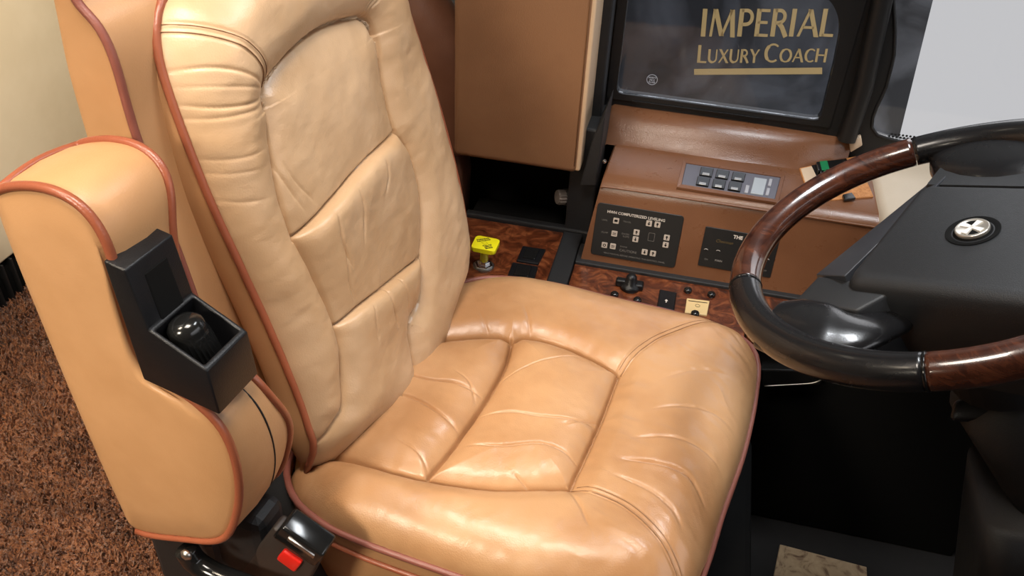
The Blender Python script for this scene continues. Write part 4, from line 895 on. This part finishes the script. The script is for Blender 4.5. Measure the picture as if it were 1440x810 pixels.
GL = {'I': (.30, [([(.09, 0), (.09, 1)], TK)]),
 'M': (1.02, [([(.06, 0), (.15, 1)], TN), ([(.17, 1), (.48, .03)], TK), ([(.48, .03), (.80, 1)], TN), ([(.80, 1), (.90, 0)], TK)]),
 'P': (.62, [([(.09, 0), (.09, 1)], TK), ([(.09, .94), (.26, .95)]+arc(.28, .70, .22, .25, 90, -90)+[(.12, .44)], .125)]),
 'E': (.58, [([(.09, 0), (.09, 1)], TK), ([(.09, .95), (.50, .95)], TN), ([(.09, .52), (.45, .52)], TN), ([(.09, .05), (.52, .05)], TN)]),
 'R': (.68, [([(.09, 0), (.09, 1)], TK), ([(.09, .94), (.26, .95)]+arc(.27, .73, .20, .22, 90, -90)+[(.12, .50)], .125), ([(.27, .50), (.40, .36), (.60, 0)], TK)]),
 'A': (.80, [([(.04, 0), (.38, 1)], TN), ([(.37, 1), (.73, 0)], TK), ([(.17, .34), (.60, .34)], .09)]),
 'L': (.56, [([(.09, 0), (.09, 1)], TK), ([(.09, .05), (.53, .05)], TN)]),
 'U': (.80, [([(.11, 1), (.11, .38)]+arc(.38, .36, .27, .31, 180, 270), TK), (arc(.38, .36, .27, .31, 270, 360)+[(.65, .38), (.65, 1)], TN)]),
 'X': (.74, [([(.08, 1), (.66, 0)], TK), ([(.62, 1), (.05, 0)], TN)]),
 'Y': (.70, [([(.06, 1), (.35, .48)], TK), ([(.63, 1), (.35, .46)], TN), ([(.34, .50), (.34, 0)], TK)]),
 'C': (.78, [(arc(.45, .5, .37, .46, 50, 130), TN), (arc(.45, .5, .36, .46, 130, 230), TK), (arc(.45, .5, .37, .46, 230, 310), TN)]),
 'O': (.94, [(arc(.46, .5, .38, .46, 60, 120), TN), (arc(.46, .5, .37, .46, 120, 240), TK), (arc(.46, .5, .38, .46, 240, 300), TN), (arc(.46, .5, .37, .46, -60, 60), TK)]),
 'H': (.82, [([(.09, 0), (.09, 1)], TK), ([(.71, 0), (.71, 1)], TK), ([(.09, .52), (.71, .52)], TN)])}
def ribbon(pl, w, M, d=.0015):
    P = np.array(pl, float); T_2 = np.gradient(P, axis=0); T_2 /= np.linalg.norm(T_2, axis=1)[:, None]; n_2 = np.column_stack([-T_2[:, 1], T_2[:, 0]])*w/2
    if len(P) == 2 and abs(T_2[0, 1]) > .5:      # level stroke ends
        n_2 = np.array([[w/2/abs(T_2[0, 1]), 0]]*2)*-1
    A, B = P+n_2, P-n_2; n = len(P); V = [(*p, z) for z in (0, d) for p in np.vstack([A, B])]
    F = []
    for i in range(n-1):
        F += [(i, i+1, n+i+1, n+i), (2*n+i, 3*n+i, 3*n+i+1, 2*n+i+1), (i, 2*n+i, 2*n+i+1, i+1), (n+i, n+i+1, 3*n+i+1, 3*n+i)]
    F += [(0, n, 3*n, 2*n), (n-1, 3*n-1, 4*n-1, 2*n-1)]
    me = mesh(V, F); me.transform(M); return me
def word(chars, pxl, pxr, base_l, heights, nm):
    """chars with relative sizes; stretched from pxl to pxr"""
    u0, v0 = b_uv(pxl, base_l); u1, v1 = b_uv(pxr, base_l); tot = sum(GL[c][0]*s for c, s in chars)
    H_ = heights; k = (u1-u0)/tot; x = 0
    for c, s in chars:
        Mx = BM@Matrix.Translation((u0+x*k, v0+(v1-v0)*x/tot, 0))@Matrix(((1, -.09, 0, 0), (0, 1, 0, 0), (0, 0, 1, 0), (0, 0, 0, 1)))@Matrix.Diagonal((k*s*.96, H_*s, 1, 1))
        part('letter', join(*[ribbon(pl, w, Mx) for pl, w in GL[c][1]]), GOLD, sg, False)
        x += GL[c][0]*s
def hgt(px, y0, y1): return b_uv(px, y0)[1]-b_uv(px, y1)[1]
word([(c, 1) for c in 'IMPERIAL'], 985, 1173, 51, hgt(1080, 12, 51), 'i')
word([('L', 1.3)]+[(c, 1) for c in 'UXURY'], 980, 1067, 88, hgt(1030, 69, 88), 'l')
word([('C', 1.38)]+[(c, 1) for c in 'OACH'], 1073, 1162, 87, hgt(1110, 68, 87), 'c')
ul = [b_uv(*p) for p in ((976, 105), (1156, 104), (1156, 95), (976, 97))]
part('underline', prism(ul, .0015, BM), GOLD, sg, False)

# ================================================================== LIGHT
def area(name, loc, target, sx, sy, power, col):
    l = bpy.data.lights.new(name, 'AREA'); l.shape = 'RECTANGLE'; l.size = sx; l.size_y = sy; l.energy = power; l.color = col
    o = bpy.data.objects.new(name, l); COL.objects.link(o); o.location = loc; d = Vector(target)-Vector(loc); o.rotation_euler = d.to_track_quat('-Z', 'Y').to_euler(); return o
a1 = area('ceiling_lamp', (-.30, .40, 1.97), (-.32, .75, .55), .5, .4, 7.6, (1, .90, .79)); a1.data.spread = math.radians(95)
a2 = area('cab_daylight_fill', (.30, 1.05, 1.96), (.15, 1.0, 0), .45, .22, 7, (.93, .97, 1)); a2.data.spread = math.radians(120)  # added cool area light in place of overhead daylight, brightens upward surfaces
sl_ = bpy.data.lights.new('wall_fill_spot', 'SPOT'); sl_.energy = 150; sl_.color = (1, .9, .72); sl_.spot_size = math.radians(36); sl_.spot_blend = .3; sl_.shadow_soft_size = .04  # added spot without a fixture, brightens the upper cream wall
so_ = bpy.data.objects.new('wall_fill_spot', sl_); COL.objects.link(so_); so_.location = (-.75, 1.2, 1.7); so_.rotation_euler = (Vector((-1.5, 1.47, .80))-Vector(so_.location)).to_track_quat('-Z', 'Y').to_euler()
a3 = area('rear_wall_fill', (-1.05, 1.25, 1.96), (-1.5, 1.5, .6), .4, .25, 1.2, (1, .88, .68))  # unseen area light added to lift the rear wall
a4 = area('aisle_carpet_fill', (-1.05, .1, 1.96), (-.95, .8, .1), .3, .3, 7, (1, .84, .64)); a4.data.spread = math.radians(90)  # unseen warm fill added to brighten the carpet beside the seat
a5 = area('armrest_side_fill', (-.95, -.75, 1.6), (-.52, .45, .7), .35, .25, 2.2, (1, .88, .70)); a5.data.spread = math.radians(45)  # added fill from the aisle for the outer side of the armrest
w = bpy.data.worlds.new('world'); bpy.context.scene.world = w; w.use_nodes = True
bg = w.node_tree.nodes['Background']; bg.inputs[1].default_value = 1
nt = w.node_tree; tc = nt.nodes.new('ShaderNodeTexCoord'); sx = nt.nodes.new('ShaderNodeSeparateXYZ'); cr = nt.nodes.new('ShaderNodeMapRange')
cr.inputs[1].default_value = .0; cr.inputs[2].default_value = .35; cr.inputs[3].default_value = .69; cr.inputs[4].default_value = 3.2
vm = nt.nodes.new('ShaderNodeVectorMath'); vm.operation = 'SCALE'; vm.inputs[0].default_value = (.99, .99, 1.0)
nt.links.new(tc.outputs['Generated'], sx.inputs[0]); nt.links.new(sx.outputs[2], cr.inputs[0]); nt.links.new(cr.outputs[0], vm.inputs['Scale']); nt.links.new(vm.outputs[0], bg.inputs[0])

# ================================================================== CAMERA
cd = bpy.data.cameras.new('camera'); cd.sensor_width = 36; cd.lens = FPX/1440*36; cd.clip_start = .02
co_ = bpy.data.objects.new('camera', cd); COL.objects.link(co_)
rx, ry, rz = RW@np.array([1, 0, 0]), RW@np.array([0, -1, 0]), RW@np.array([0, 0, -1])
co_.matrix_world = frame_matrix(CAM, rx, ry, rz); bpy.context.scene.camera = co_
vs = bpy.context.scene.view_settings; vs.view_transform = 'Standard'; vs.look = 'None'; vs.exposure = -.14; vs.gamma = 1; vs.use_curve_mapping = False
for o in bpy.data.objects:
    if '_w' in o: del o['_w']
